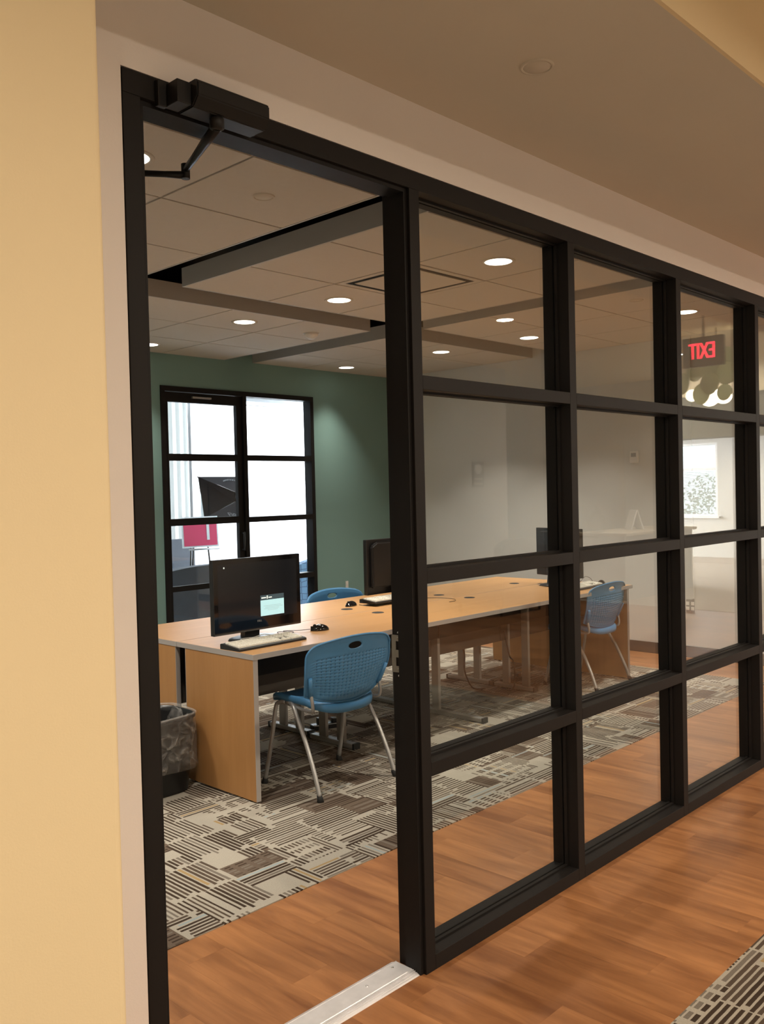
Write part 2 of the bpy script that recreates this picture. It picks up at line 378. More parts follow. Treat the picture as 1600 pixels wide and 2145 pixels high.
def text_obj(name, txt, size, m, parent, loc, rot, extrude=0.0005, **props):
    cu = bpy.data.curves.new(name, 'FONT'); cu.body = txt; cu.size = size; cu.extrude = extrude; cu.align_x = 'CENTER'; cu.align_y = 'CENTER'
    o = bpy.data.objects.new(name, cu); C.objects.link(o)
    dg = bpy.context.evaluated_depsgraph_get(); me = bpy.data.meshes.new_from_object(o.evaluated_get(dg))
    bpy.data.objects.remove(o); me.materials.clear(); me.materials.append(M[m])
    o = bpy.data.objects.new(name, me); C.objects.link(o); o.parent = parent; o.location = loc; o.rotation_euler = rot
    for k, v in props.items(): o[k] = v
    return o

# ------------------------------------------------------------ constants of the place
ZC, ZH, ZTRAY = 2.82, 2.73, 3.15       # room ceiling, hall soffit, hall tray
XR, YT, XL = 6.44, 5.20, -0.12         # right wall, teal wall, left wall of the room
FD = 0.115                              # storefront frame depth

# ------------------------------------------------------------ floor
floor = struct('floor', bmbox([(-5, XR+0.0, -9.8, 9.5, -0.12, -0.006), (XR, 15.8, -9.8, 9.5, -0.12, -0.006)]), 'base')
# wood planks: each one a piece
def planks(x0, x1, y0, y1, w=0.152, L=0.93, clip=None):
    x = x0; k = 0
    while x < x1-0.001:
        xe = min(x+w, x1); y = y0 - (k*0.37 % 1)*L; k += 1
        while y < y1:
            a, b = max(y, y0), min(y+L, y1)
            if b-a > 0.02:
                obj('plank', bmbox(x+0.00012, xe-0.00012, a+0.00012, b-0.00012, -0.006, 0.0, bev=0), 'plank', floor)
            y += L
        x = xe
planks(-0.55, XR, -0.687, 0.755)
planks(5.80, XR, 0.755, YT, w=0.16)
obj('plank_field', bmbox([(4.2, 6.44, -5.3, -0.687, -0.006, 0.0), (6.44, 9.35, -9.8, 0.755, -0.006, 0)]), 'plank', floor, kind='stuff')
obj('carpet', bmbox(XL, 5.80, 0.755, YT, -0.006, 0.004), 'carpet', floor)
obj('hall_carpet', bmbox(-5, 4.2, -5.3, -0.687, -0.006, 0.004), 'carpet', floor)
obj('lounge_carpet', bmbox(9.35, 15.7, -9.8, 0.755, -0.006, 0.004), 'carpet2', floor)
obj('studio_floor', bmbox(2.0, 9.9, YT, 9.2, -0.006, 0.003), 'studio', floor)

# ------------------------------------------------------------ walls
struct('wall_right', bmbox([(XR, XR+0.12, 0.0, YT, 0, 3.3)]), 'white')
struct('baseboard_right', bmbox(XR-0.012, XR, 0.116, YT, 0, 0.10, bev=0.003), 'base')
struct('wall_left', bmbox(XL-0.1, XL, 0.12, YT+0.1, 0, 3.2), 'white')
# teal wall with the opening for the door and its sidelight
dx0, dx1, dz = 3.381, 5.222, 2.53
struct('wall_back', bmbox([(XL-0.1, dx0, YT, YT+0.12, 0, 3.2), (dx1, XR, YT, YT+0.12, 0, 3.2), (dx0, dx1, YT, YT+0.12, dz, 3.2)]), 'teal')
struct('wall_studio_front', bmbox(XR, 9.9, YT, YT+0.12, 0, 3.3), 'studio')
struct('baseboard_back', bmbox([(XL, dx0, YT-0.012, YT, 0, 0.10), (dx1, XR, YT-0.012, YT, 0, 0.10)]), 'base')
# wall that holds the storefront
struct('wall_front', bmbox([(-0.62, -0.002, 0.002, 0.12, 0, 3.3), (-0.002, XR, 0.002, 0.12, 2.519, 3.3)]), 'pink')
# yellow wall with a rounded corner in front of it
def yellow():
    bm = bmesh.new(); xe, y0, y1, r = -0.2505, -0.35, 0.0, 0.018
    pts = [(-5, y0)] + [(xe - r + r*math.sin(a), y0 + r - r*math.cos(a)) for a in [i*math.pi/16 for i in range(9)]] + [(xe, y1), (-5, y1)]
    prism(bm, pts, 0, 3.3); return struct('wall_yellow', bm, 'yellow')
yellow()
struct('wall_hall', bmbox([(-5, 8.95, -5.42, -5.30, 0, 3.3), (8.83, 8.95, -9.8, -5.42, 0, 3.3), (-5.1, -5, -5.4, 0, 0, 3.3)]), 'taupe')
# end wall of the lounge with its window, header above
wy0, wy1, wz0, wz1 = -6.50, -5.25, 0.90, 2.30
struct('wall_end', bmbox([(15.62, 15.74, -9.8, wy0, 0, 3.3), (15.62, 15.74, wy1, 0.8, 0, 3.3), (15.62, 15.74, wy0, wy1, 0, wz0), (15.62, 15.74, wy0, wy1, wz1, 3.3)]), 'white')
struct('baseboard_end', bmbox(15.60, 15.62, -9.8, 0.8, 0, 0.12), 'carpet2')
struct('trim_1', bmbox(15.0, 15.6, -9.8, 0.8, 2.38, 3.25), 'soffit_shade')
struct('wall_lounge', bmbox([(XR+0.12, 15.74, 0.755, 0.87, 0, 3.3), (8.95, 12.1, -9.92, -9.8, 0, 3.3), (15.3, 15.74, -9.92, -9.8, 0, 3.3), (12.1, 15.3, -9.92, -9.8, 0, 0.6), (12.1, 15.3, -9.92, -9.8, 2.75, 3.3)]), 'white')
struct('wall_alcove', bmbox(11.85, 11.97, -9.8, -4.50, 0, 3.3), 'white')
dc = struct('door_2', bmbox([(11.83, 11.85, -6.22, -6.14, 0, 2.18), (11.83, 11.85, -5.20, -5.12, 0, 2.18), (11.83, 11.85, -6.14, -5.20, 2.10, 2.18)]), 'soffit')
obj('leaf', bmbox(11.835, 11.85, -6.14, -5.20, 0.005, 2.10, bev=0.002), 'white', dc)
# hall ceiling: low soffit along the storefront, yellow riser, tray
ceil_h = struct('ceiling', bmbox(-5, XR+0.12, -0.80, 0.002, ZH, ZTRAY+0.14), 'soffit')
obj('tray', bmbox([(-5, 15.74, -9.9, -0.812, ZTRAY, ZTRAY+0.14)]), 'yellow', ceil_h)
obj('riser', bmbox(-5, XR+0.12, -0.812, -0.80, ZH, ZTRAY), 'yellow', ceil_h)
obj('lounge_soffit', bmbox(XR+0.12, 15.74, -0.812, 0.8, ZTRAY, ZTRAY+0.14), 'soffit', ceil_h)

# ------------------------------------------------------------ room ceiling: clouds of tiles with open slots between
ceil = thing('ceiling', '', '', kind='structure')
CH = 0.115
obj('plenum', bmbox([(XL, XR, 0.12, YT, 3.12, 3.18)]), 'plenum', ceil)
T = 0.656
clouds = [  # x lines, y lines
 ([XL, 0.42, 1.08, 1.77], [0.12, 0.88, 1.53, 2.19, 2.80]),
 ([2.09, 2.76, 3.42, 4.10], [0.12, 0.88, 1.55, 2.22, 2.885]),
 ([4.37, 5.07, 5.71, XR], [0.12, 0.88, 1.56, 2.24, 2.90]),
 ([XL, 0.42, 1.08, 1.77], [3.235, 3.87, 4.50, YT]),
 ([2.07, 2.745, 3.41, 4.105], [3.235, 3.87, 4.50, YT]),
 ([4.44, 5.07, 5.70, XR], [3.265, 3.87, 4.52, YT])]
for xs, ys in clouds:
    x0, x1, y0, y1 = xs[0], xs[-1], ys[0], ys[-1]
    # perimeter trim (hollow box) and recessed grid above the tiles
    t = 0.012; bm = bmring(x0, x1, y0, y1, t, ZC, ZC+CH, 'z')
    obj('cloud_edge', bm, 'cloud', ceil)
    obj('grid', bmbox(x0+t, x1-t, y0+t, y1-t, ZC+0.006, ZC+0.03), 'grid', ceil)
    for i in range(len(xs)-1):
        for j in range(len(ys)-1):
            g = 0.0065
            a0 = xs[i] + (t+0.002 if i == 0 else g); a1 = xs[i+1] - (t+0.002 if i == len(xs)-2 else g)
            b0 = ys[j] + (t+0.002 if j == 0 else g); b1 = ys[j+1] - (t+0.002 if j == len(ys)-2 else g)
            if (i, j) == (1, 2) and abs(xs[0]-2.09) < 0.01: continue    # slot diffuser sits here
            obj('ceiling_tile', bmbox(a0, a1, b0, b1, ZC+0.0005, ZC+0.012, bev=0.001), 'tile', ceil)
# air diffuser plaque with dark gaps on its sides
d = thing('air_diffuser', 'square plaque air diffuser with dark side slots set in the ceiling', 'vent', (3.09, 1.885, ZC))
obj('plaque', bmbox(-0.245, 0.245, -0.245, 0.245, -0.002, 0.008, bev=0.002), 'tile', d)
obj('frame', bmring(-0.325, 0.325, -0.325, 0.325, 0.04, 0, 0.01, 'z'), 'tile', d)
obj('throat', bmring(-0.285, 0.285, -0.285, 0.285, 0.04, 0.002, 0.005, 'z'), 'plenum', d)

# ------------------------------------------------------------ ceiling fixtures
def disc(bm, r, z0, z1, seg=36): lathe(bm, [(0, z1), (r*0.98, z1), (r, (z0+z1)/2), (r*0.98, z0), (0, z0)], seg)
def downlight(x, y, z, label, group, power, first=[None], spread=92):
    t = thing('ceiling_light', label, 'light', (x, y, z), 0, group)
    if first[0] is None:
        bm = bmesh.new(); lathe(bm, [(0.078, 0.004), (0.078, -0.003), (0.096, -0.004), (0.098, 0.0), (0.098, 0.004)], 40); a = obj('trim_ring', bm, 'tile', t)
        bm = bmesh.new(); disc(bm, 0.078, -0.0035, -0.0005); b = obj('lens', bm, 'lens', t)
        first[0] = (a, b)
    else:
        for s in first[0]: inst(s, t)
    l = area('lamp', (x, y, z-0.006), 0.15, power, WARM if z > ZC+0.1 else ROOMC, (0, 0, 0), spread)
    return t
G = 'round recessed downlights in the room ceiling'
names = {(0.735, 1.205): 'round downlight just inside the doorway by the left jamb',
 (3.09, 1.21): 'large bright downlight near the glass wall beside the air diffuser',
 (3.10, 2.54): 'bright downlight in the middle cloud just right of the ceiling slot corner',
 (3.08, 3.55): 'bright downlight in the cloud with the smoke detector',
 (3.07, 4.86): 'downlight at the left next to the green wall and jamb',
 (5.41, 4.87): 'downlight close to the green wall right of the smoke detector',
 (5.40, 3.58): 'flat bright downlight seen in the first glass pane below the slot',
 (5.40, 2.59): 'bright downlight at the right of the first glass pane',
 (5.39, 1.17): 'downlight half hidden behind the third mullion near the exit sign reflection',
 (0.77, 2.54): 'downlight in the near left cloud behind the jamb', (0.77, 3.55): 'downlight in the far left cloud behind the jamb',
 (0.77, 4.87): 'downlight at the far left corner of the ceiling behind the jamb'}
for (x, y), lb in names.items(): downlight(x, y, ZC, lb, G, P_ROOM*(0.35 if y > 4.5 else 1), spread=78 if y > 4.5 else 92)
for i, x in enumerate((-2.4, 0.4, 3.2, 6.0, 9.6)):  # the last one is added to brighten the counter
    downlight(x, -3.15, ZTRAY, 'recessed downlight in the raised yellow hall ceiling, %s from the yellow wall' % ('nearest', 'second', 'third', 'fourth', 'added as fifth')[i], 'downlights in the raised hall ceiling', P_HALL*1.08, spread=168)
def speaker(x, y, z, label):
    t = thing('ceiling_speaker', label, 'speaker', (x, y, z))
    bm = bmesh.new(); lathe(bm, [(0.040, 0.0), (0.040, -0.004), (0.047, -0.005), (0.049, 0.0)], 36); obj('rim', bm, 'soffit', t)
    bm = bmesh.new(); disc(bm, 0.0395, -0.003, 0.0); obj('grille', bm, 'soffit', t)
speaker(1.094, -0.40, ZH, 'flat round cover plate on the hall ceiling above the glass wall')
speaker(1.40, 1.22, ZC, 'small round cover plate on the room ceiling above the doorway')
speaker(4.70, 1.21, ZC, 'faint round cover plate on the ceiling behind the second glass bay')
t = thing('smoke_detector', 'small white smoke detector on the ceiling tile', 'detector', (3.80, 3.61, ZC))
bm = bmesh.new(); lathe(bm, [(0, -0.045), (0.022, -0.045), (0.034, -0.036), (0.05, -0.024), (0.058, -0.012), (0.06, 0.0), (0, 0)], 32); obj('body', bm, 'white_plastic', t)
bm = bmesh.new(); lathe(bm, [(0.0605, -0.004), (0.066, -0.004), (0.066, 0.0), (0.0605, 0)], 32); obj('mounting_ring', bm, 'white_plastic', t)

# ------------------------------------------------------------ storefront
sf = thing('window_1', '', '', kind='structure')
mull = [0.981, 1.880, 2.783, 3.690, 4.594, 5.498]; MW = 0.0455; ZT, ZB, SILL = 2.516, 2.4605, 0.049
rails = [(1.843, 1.887), (1.2311, 1.2757), (0.6188, 0.664)]
B = 0.0015
obj('header', bmbox(0, XR, 0, FD, ZB, ZT, bev=B), 'frame', sf)
obj('jamb', bmbox(0, 0.047, 0, FD, 0, ZB, bev=B), 'frame', sf)
obj('end_post', bmbox(XR-0.045, XR, 0, FD, 0, ZB, bev=B), 'frame', sf)
m0 = None
for x in mull:
    if m0 is None: m0 = obj('mullion', bmbox(0, MW, 0, FD, 0, ZB, bev=B), 'frame', sf); m0.location.x = x
    else: inst(m0, sf, (x, 0, 0))
bays = [(mull[i]+MW, (mull+[XR-0.045])[i+1]) for i in range(6)]
for a, b in bays:
    obj('sill', bmbox(a, b, 0, FD, 0, SILL, bev=B), 'frame', sf)
    for z0, z1 in rails: obj('rail', bmbox(a, b, 0, FD, z0, z1, bev=B), 'frame', sf)
    zs = [SILL] + sum([[r[0], r[1]] for r in rails[::-1]], []) + [ZB]
    for k in range(4):
        z0, z1 = zs[2*k], zs[2*k+1]
        pane = obj('pane', bmbox(a, b, 0.059, 0.065, z0, z1), 'glass', sf)
        # glazing stops either side of the pane
        bm = bmesh.new()
        for y0, y1 in ((0.046, 0.0585), (0.0655, 0.078)): ring(bm, a, b, z0, z1, 0.007, y0, y1)
        obj('glazing_stop', bm, 'frame', pane)
# door stop on the opening
obj('door_stop', bmbox([(0.047, 0.060, 0.012, 0.076, 0, ZB), (0.967, 0.981, 0.012, 0.076, 0, ZB), (0.060, 0.967, 0.012, 0.076, ZB-0.013, ZB)]), 'frame', sf)
# strike plate with two pockets
def strike():
    bm = bmesh.new(); x0, x1 = 0.9785, 0.981
    pl = [(0.080, 0.948), (0.116, 0.946), (0.116, 1.066), (0.080, 1.066), (0.080, 1.047), (0.098, 1.047), (0.098, 1.019), (0.080, 1.019), (0.080, 0.995), (0.098, 0.995), (0.098, 0.967), (0.080, 0.967)]
    prism(bm, pl, x0, x1, 'x'); o = obj('strike_plate', bm, 'strike', sf, label='grey metal strike plate with two latch pockets')
    for z in (1.057, 0.957): 
        bm = bmesh.new(); lathe(bm, [(0, 0.002), (0.003, 0.0015), (0.0035, 0)], 12)
        s = obj('screw', bm, 'strike', o); s.location = (x0, 0.089, z); s.rotation_euler = (0, -math.pi/2, 0)
    for z in (1.0745, 0.9365):
        bm = bmesh.new(); lathe(bm, [(0, 0.003), (0.0025, 0.003), (0.0042, 0.0)], 14)
        s = obj('screw', bm, 'screw', sf); s.location = (0.981, 0.088, z); s.rotation_euler = (0, -math.pi/2, 0)
strike()
# aluminium threshold
t = thing('threshold', 'worn silver aluminium door threshold strip on the wood floor', 'threshold', (0, 0, 0))
bm = bmesh.new(); prism(bm, [(0.016, 0.0), (0.020, 0.003), (0.046, 0.008), (0.048, 0.010), (0.118, 0.010), (0.120, 0.008), (0.136, 0.001), (0.138, 0.0)], 0.06, 0.966, 'x')
obj('saddle', bm, 'alu', t)
obj('ridge', bmbox([(0.06, 0.966, 0.026, 0.0285, 0.004, 0.0065), (0.06, 0.966, 0.034, 0.0365, 0.0065, 0.009), (0.06, 0.966, 0.041, 0.0435, 0.008, 0.0105), (0.06, 0.966, 0.116, 0.118, 0.009, 0.0112)]), 'alu', t)
bm = bmesh.new()
for xx, yy in ((0.80, 0.085), (0.93, 0.10), (0.30, 0.085)): lathe(bm, [(0, 0.0125), (0.003, 0.012), (0.0045, 0.010)], 12, (xx, yy, 0))
obj('screw', bm, 'screw', t)

# open door leaf (swung into the room) with its closer
leaf = thing('door_leaf', 'black framed glass door standing open into the room behind the jamb', 'door', (0.049, 0.118, 0))
dl = 0.90
obj('stile', bmbox(0, 0.044, 0.0, 0.05, 0.012, 2.445, bev=B), 'frame', leaf); obj('stile', bmbox(0, 0.044, dl-0.05, dl, 0.012, 2.445, bev=B), 'frame', leaf)
for z0, z1 in ((0.012, 0.11), (0.6188, 0.664), (1.2311, 1.2757), (1.843, 1.887), (2.39, 2.445)): obj('rail', bmbox(0, 0.044, 0.05, dl-0.05, z0, z1, bev=B), 'frame', leaf)
for z0, z1 in ((0.11, 0.6188), (0.664, 1.2311), (1.2757, 1.843), (1.887, 2.39)): obj('pane', bmbox(0.019, 0.025, 0.05, dl-0.05, z0, z1), 'glass', leaf)

cl = thing('door_closer', 'dark bronze door closer box on the header with folded arm', 'door closer', (0, 0, 0))
def closer():
    # body: long box with chamfered lower front edge, y from 0 to -0.075
    prof = [(0.0, 2.512), (-0.072, 2.512), (-0.082, 2.504), (-0.082, 2.472), (-0.060, 2.449), (0.0, 2.449)]
    bm = bmesh.new(); prism(bm, prof, 0.150, 0.368, 'x'); bmesh.ops.bevel(bm, geom=list(bm.edges), offset=0.003, segments=2, affect='EDGES'); obj('body', bm, 'closer', cl)
    obj('end_bracket', bmbox([(0.110, 0.149, -0.058, 0.0, 2.452, 2.505), (0.085, 0.110, -0.016, 0.0, 2.448, 2.510)], bev=0.002), 'closer', cl)
    bm = bmesh.new(); lathe(bm, [(0, 0.012), (0.006, 0.012), (0.007, 0.0), (0, 0)], 12, (0.215, -0.04, 2.512)); obj('valve_screw', bm, 'closer', cl)
    bm = bmesh.new(); lathe(bm, [(0, 0.0), (0.016, 0.0), (0.018, -0.006), (0.018, -0.026), (0.012, -0.030), (0, -0.030)], 20, (0.230, -0.045, 2.449)); obj('spindle', bm, 'closer', cl)
    bm = bmesh.new()
    p = [(0.230, -0.045, 2.428), (0.262, 0.045, 2.427), (0.300, 0.150, 2.425), (0.334, 0.245, 2.424)]
    tube(bm, p, [0.013, 0.0125, 0.010, 0.009], 10)
    obj('main_arm', bm, 'closer', cl)
    bm = bmesh.new(); tube(bm, [(0.335, 0.247, 2.440), (0.335, 0.247, 2.400)], [0.012, 0.012], 14); obj('elbow', bm, 'closer', cl)
    bm = bmesh.new(); tube(bm, [(0.335, 0.247, 2.410), (0.29, 0.281, 2.411), (0.10, 0.424, 2.414)], [0.011, 0.0085, 0.0085], 10); obj('forearm', bm, 'closer', cl)
    obj('shoe', bmbox(0.096, 0.118, 0.38, 0.47, 2.400, 2.428, bev=0.003), 'closer', cl)
closer()

# ------------------------------------------------------------ door and sidelight in the teal wall
dr = thing('door_1', '', '', kind='structure')
Y0, Y1 = YT-0.012, YT+0.10
def fr(n, *q): return obj(n, bmbox(*q, bev=B), 'frame', dr)
fr('jamb', dx0, dx0+0.045, Y0, Y1, 0, dz-0.045); fr('jamb', dx1-0.045, dx1, Y0, Y1, 0, dz-0.045); fr('header', dx0, dx1, Y0, Y1, dz-0.045, dz)
fr('mullion', 4.300, 4.345, Y0, Y1, 0, dz-0.045)
fr('sill', 4.345, dx1-0.045, Y0, Y1, 0, 0.10)
rz = [(0.646, 0.698), (1.252, 1.304), (1.858, 1.912)]
for z0, z1 in rz: fr('rail', 4.345, dx1-0.045, Y0, Y1, z0, z1)
zz = [0.10] + sum([list(r) for r in rz], []) + [dz-0.045]
for k in range(4): obj('pane', bmbox(4.345, dx1-0.045, YT+0.045, YT+0.051, zz[2*k], zz[2*k+1]), 'glass', dr)
lf = obj('leaf', bmbox([(dx0+0.047, dx0+0.085, YT+0.01, YT+0.055, 0.012, 2.48), (4.235, 4.298, YT+0.01, YT+0.055, 0.012, 2.48), (dx0+0.085, 4.235, YT+0.01, YT+0.055, 2.39, 2.48),
   (dx0+0.085, 4.235, YT+0.01, YT+0.055, 1.851, 1.915), (dx0+0.085, 4.235, YT+0.01, YT+0.055, 1.252, 1.316), (dx0+0.085, 4.235, YT+0.01, YT+0.055, 0.646, 0.695), (dx0+0.085, 4.235, YT+0.01, YT+0.055, 0.012, 0.12)]), 'frame', dr)
for z0, z1 in ((0.12, 0.646), (0.695, 1.252), (1.316, 1.851), (1.915, 2.39)): obj('pane', bmbox(dx0+0.085, 4.235, YT+0.03, YT+0.036, z0, z1), 'glass', lf)
obj('closer_rail', bmbox(3.72, 3.93, YT-0.02, YT+0.01, 2.430, 2.448, bev=0.003), 'steel', lf)
bm = bmesh.new(); tube(bm, [(4.265, YT-0.03, 0.98), (4.265, YT-0.03, 1.16)], 0.010, 10); tube(bm, [(4.265, YT-0.03, 0.99), (4.265, YT+0.012, 0.99)], 0.006, 8); tube(bm, [(4.265, YT-0.03, 1.15), (4.265, YT+0.012, 1.15)], 0.006, 8)
obj('door_handle', bm, 'black', lf)

# ------------------------------------------------------------ studio behind
struct('wall_studio', bmbox([(1.9, 2.0, YT+0.12, 9.3, 0, 3.3), (2.0, 9.9, 9.2, 9.3, 0, 3.3), (9.9, 10.0, YT+0.12, 9.3, 0, 3.3)]), 'studio')
obj('studio_ceiling', bmbox(1.9, 10.0, YT+0.12, 9.3, 3.0, 3.1), 'studio', ceil)
def backdrop():
    t = thing('photo_backdrop', 'white seamless paper photo backdrop hung in the bright studio', 'backdrop', (0, 0, 0))
    bm = bmesh.new(); prof = [(8.9, 2.85)] + [(8.9, 0.6)] + [(8.9-0.6*(1-math.cos(a)), 0.6-0.595*math.sin(a)) for a in [i*math.pi/16 for i in range(1, 9)]] + [(7.6, 0.006)]
    prism(bm, prof + [(y+0.004, z-0.003) for y, z in prof[::-1]], 6.22, 9.1, 'x')
    obj('paper', bm, 'paper', t)
    bm = bmesh.new(); tube(bm, [(6.1, 8.93, 2.89), (9.3, 8.93, 2.89)], 0.03, 12); obj('roll', bm, 'paper', t)
    for x in (6.05, 9.35):
        bm = bmesh.new(); tube(bm, [(x, 8.9, 0.0), (x, 8.9, 2.9)], 0.014, 8); obj('stand', bm, 'black', t)
backdrop()
area('studio_overhead_fill', (7.4, 8.0, 2.95), 1.6, 110, (0.93, 0.96, 1.0), (0, 0, 0), 170)  # added overhead fill that brightens the backdrop
def softbox():
    t = thing('softbox', 'black fabric softbox on a stand seen from behind through the door', 'softbox', (5.61, 7.05, 0))
    bm = bmesh.new()
    W2, H2, D = 0.36, 0.255, 0.26; n = 1
    # rear apex (speed ring) towards the camera (-y), open front to +y, flat ridged panels
    cz = 1.50
    A = [(-W2+0.04, D, cz-H2), (W2, D, cz-H2), (W2, D, cz+H2), (-W2-0.03, D, cz+H2)]; Bq = [(-0.06, -0.02, cz-0.06), (0.06, -0.02, cz-0.06), (0.06, -0.02, cz+0.06), (-0.06, -0.02, cz+0.06)]
    a = [bm.verts.new(p) for p in A]; b = [bm.verts.new(p) for p in Bq]
    for k in range(4): bm.faces.new((a[k], a[(k+1) % 4], b[(k+1) % 4], b[k]))
    bm.faces.new(b)
    bmesh.ops.solidify(bm, geom=list(bm.faces), thickness=0.004)
    obj('hood', bm, 'softbox', t)
    for k in range(4):
        bm = bmesh.new(); tube(bm, [Bq[k], tuple(Vector(A[k])*1.0 + Vector((0, 0.02, 0)))], 0.006, 6); obj('rib', bm, 'black', t)
    obj('diffuser', bmbox(-W2, W2, D-0.004, D, cz-H2+0.02, cz+H2), 'paper', t)
    bm = bmesh.new(); tube(bm, [(0, -0.05, 0.35), (0, -0.05, 1.58)], 0.014, 10); obj('pole', bm, 'black', t)
    bm = bmesh.new(); tube(bm, [(0, -0.16, cz), (0, -0.02, cz)], 0.05, 14); obj('lamp_head', bm, 'black', t)
    for a in (0.4, 2.5, 4.6):
        bm = bmesh.new(); tube(bm, [(0, -0.05, 0.62), (0.42*math.cos(a), -0.05+0.42*math.sin(a), 0.01)], 0.009, 8); obj('leg', bm, 'black', t)
    obj('clamp', bmbox([(-0.015, 0.07, -0.075, -0.04, 1.02, 1.045), (-0.02, 0.05, -0.075, -0.03, 0.86, 0.90)], bev=0.003), 'black', t)
    # printed panel lettering on the lower rear panel
    nrm = Vector((0, -(H2-0.06), -0.30)); 
    tx = text_obj('lettering', 'Flori', 0.095, 'print_', t, (0.02, 0.108, cz-0.215), (math.radians(90-49), 0, 0), label='grey printed lettering')
    bm = bmesh.new()
    for k in range(9):
        a = math.radians(130-k*10); x = 0.02+0.15*math.cos(a); z = cz+0.14+0.07*math.sin(a)+0.0; y = 0.02+ (z-cz-0.06)*1.2 - 0.012
        box(bm, x-0.007, x+0.007, y, y+0.004, z-0.012, z+0.012)
    obj('lettering', bm, 'print_', t, kind='stuff')
softbox()
def easel():
    t = thing('red_poster_board', 'bright red board with white border standing on an easel in the studio', 'poster', (5.06, 7.0, 0), math.radians(-8))
    o = obj('board', bmbox(-0.235, 0.235, 0, 0.012, 0.915, 1.28), 'paper', t); o.rotation_euler = (math.radians(-4), 0, 0)
    o2 = obj('red_sheet', bmbox(-0.215, 0.215, -0.004, -0.0005, 0.935, 1.262), 'red', o)
    o3 = obj('paper_strip', bmbox(0.08, 0.115, -0.008, -0.0045, 1.0, 1.262), 'paper', o); 
    for x, y in ((-0.14, 0.04), (0.14, 0.04), (0, 0.40)):
        bm = bmesh.new(); tube(bm, [(x*0.6, 0.115+y*0.2, 1.25), (x*1.3, 0.02+y, 0.0)], 0.011, 8); obj('easel_leg', bm, 'black', t)
    bm = bmesh.new(); tube(bm, [(-0.2, -0.012, 0.895), (0.2, -0.012, 0.895)], 0.012, 8); obj('ledge', bm, 'steel', t)
easel()
def sofa(name, label, loc, rz, m, w=1.0, hb=0.78):
    t = thing(name, label, 'sofa' if w > 1 else 'chair', loc, rz)
    obj('seat', bmbox(-w/2+0.1, w/2-0.1, -0.35, 0.30, 0.14, 0.43, bev=0.03), m, t)
    bm = bmesh.new(); n = 14
    pts = [(-w/2+0.02, 0.12)] + [(-w/2+0.02 + (w-0.04)*i/n, hb - 0.10*abs(2*i/n-1)**2.5) for i in range(n+1)] + [(w/2-0.02, 0.12)]
    prism(bm, pts, 0.28, 0.42, 'y'); bmesh.ops.bevel(bm, geom=[e for e in bm.edges if abs(e.verts[0].co.y-e.verts[1].co.y) < 1e-4], offset=0.02, segments=2, affect='EDGES'); obj('backrest', bm, m, t)
    for s in (-1, 1): obj('armrest', bmbox(*sorted((s*w/2, s*(w/2-0.12))), -0.35, 0.30, 0.12, 0.60, bev=0.03), m, t)
    for x in (-w/2+0.08, w/2-0.08):
        for y in (-0.28, 0.34): 
            bm = bmesh.new(); tube(bm, [(x, y, 0), (x, y, 0.14)], [0.015, 0.022], 10); obj('leg', bm, 'black', t)
    return t
sofa('sofa', 'charcoal upholstered sofa seen from behind in the studio doorway', (4.45, 6.35, 0), math.pi, 'studiogrey', 1.7, 0.80)
sofa('armchair', 'blue armchair with hexagon pattern behind the sidelight', (6.35, 6.55, 0), math.pi-0.3, 'hex', 0.85, 0.74)
obj('grey_screen', bmbox(4.2, 5.55, 7.90, 7.95, 0.0, 0.98, bev=0.004), 'studiogrey', None, label='low grey fabric screen panel behind the easel in the studio', category='screen')
obj('curtain', (lambda bm: (prism(bm, [(5.35+0.55*i/24, 8.5+0.012*math.sin(i*1.3)) for i in range(25)] + [(5.35+0.55*i/24, 8.52+0.012*math.sin(i*1.3)) for i in range(24, -1, -1)], 0.05, 2.9), bm)[1])(bmesh.new()), 'white', None, label='pale curtain hanging left of the studio backdrop', category='curtain')

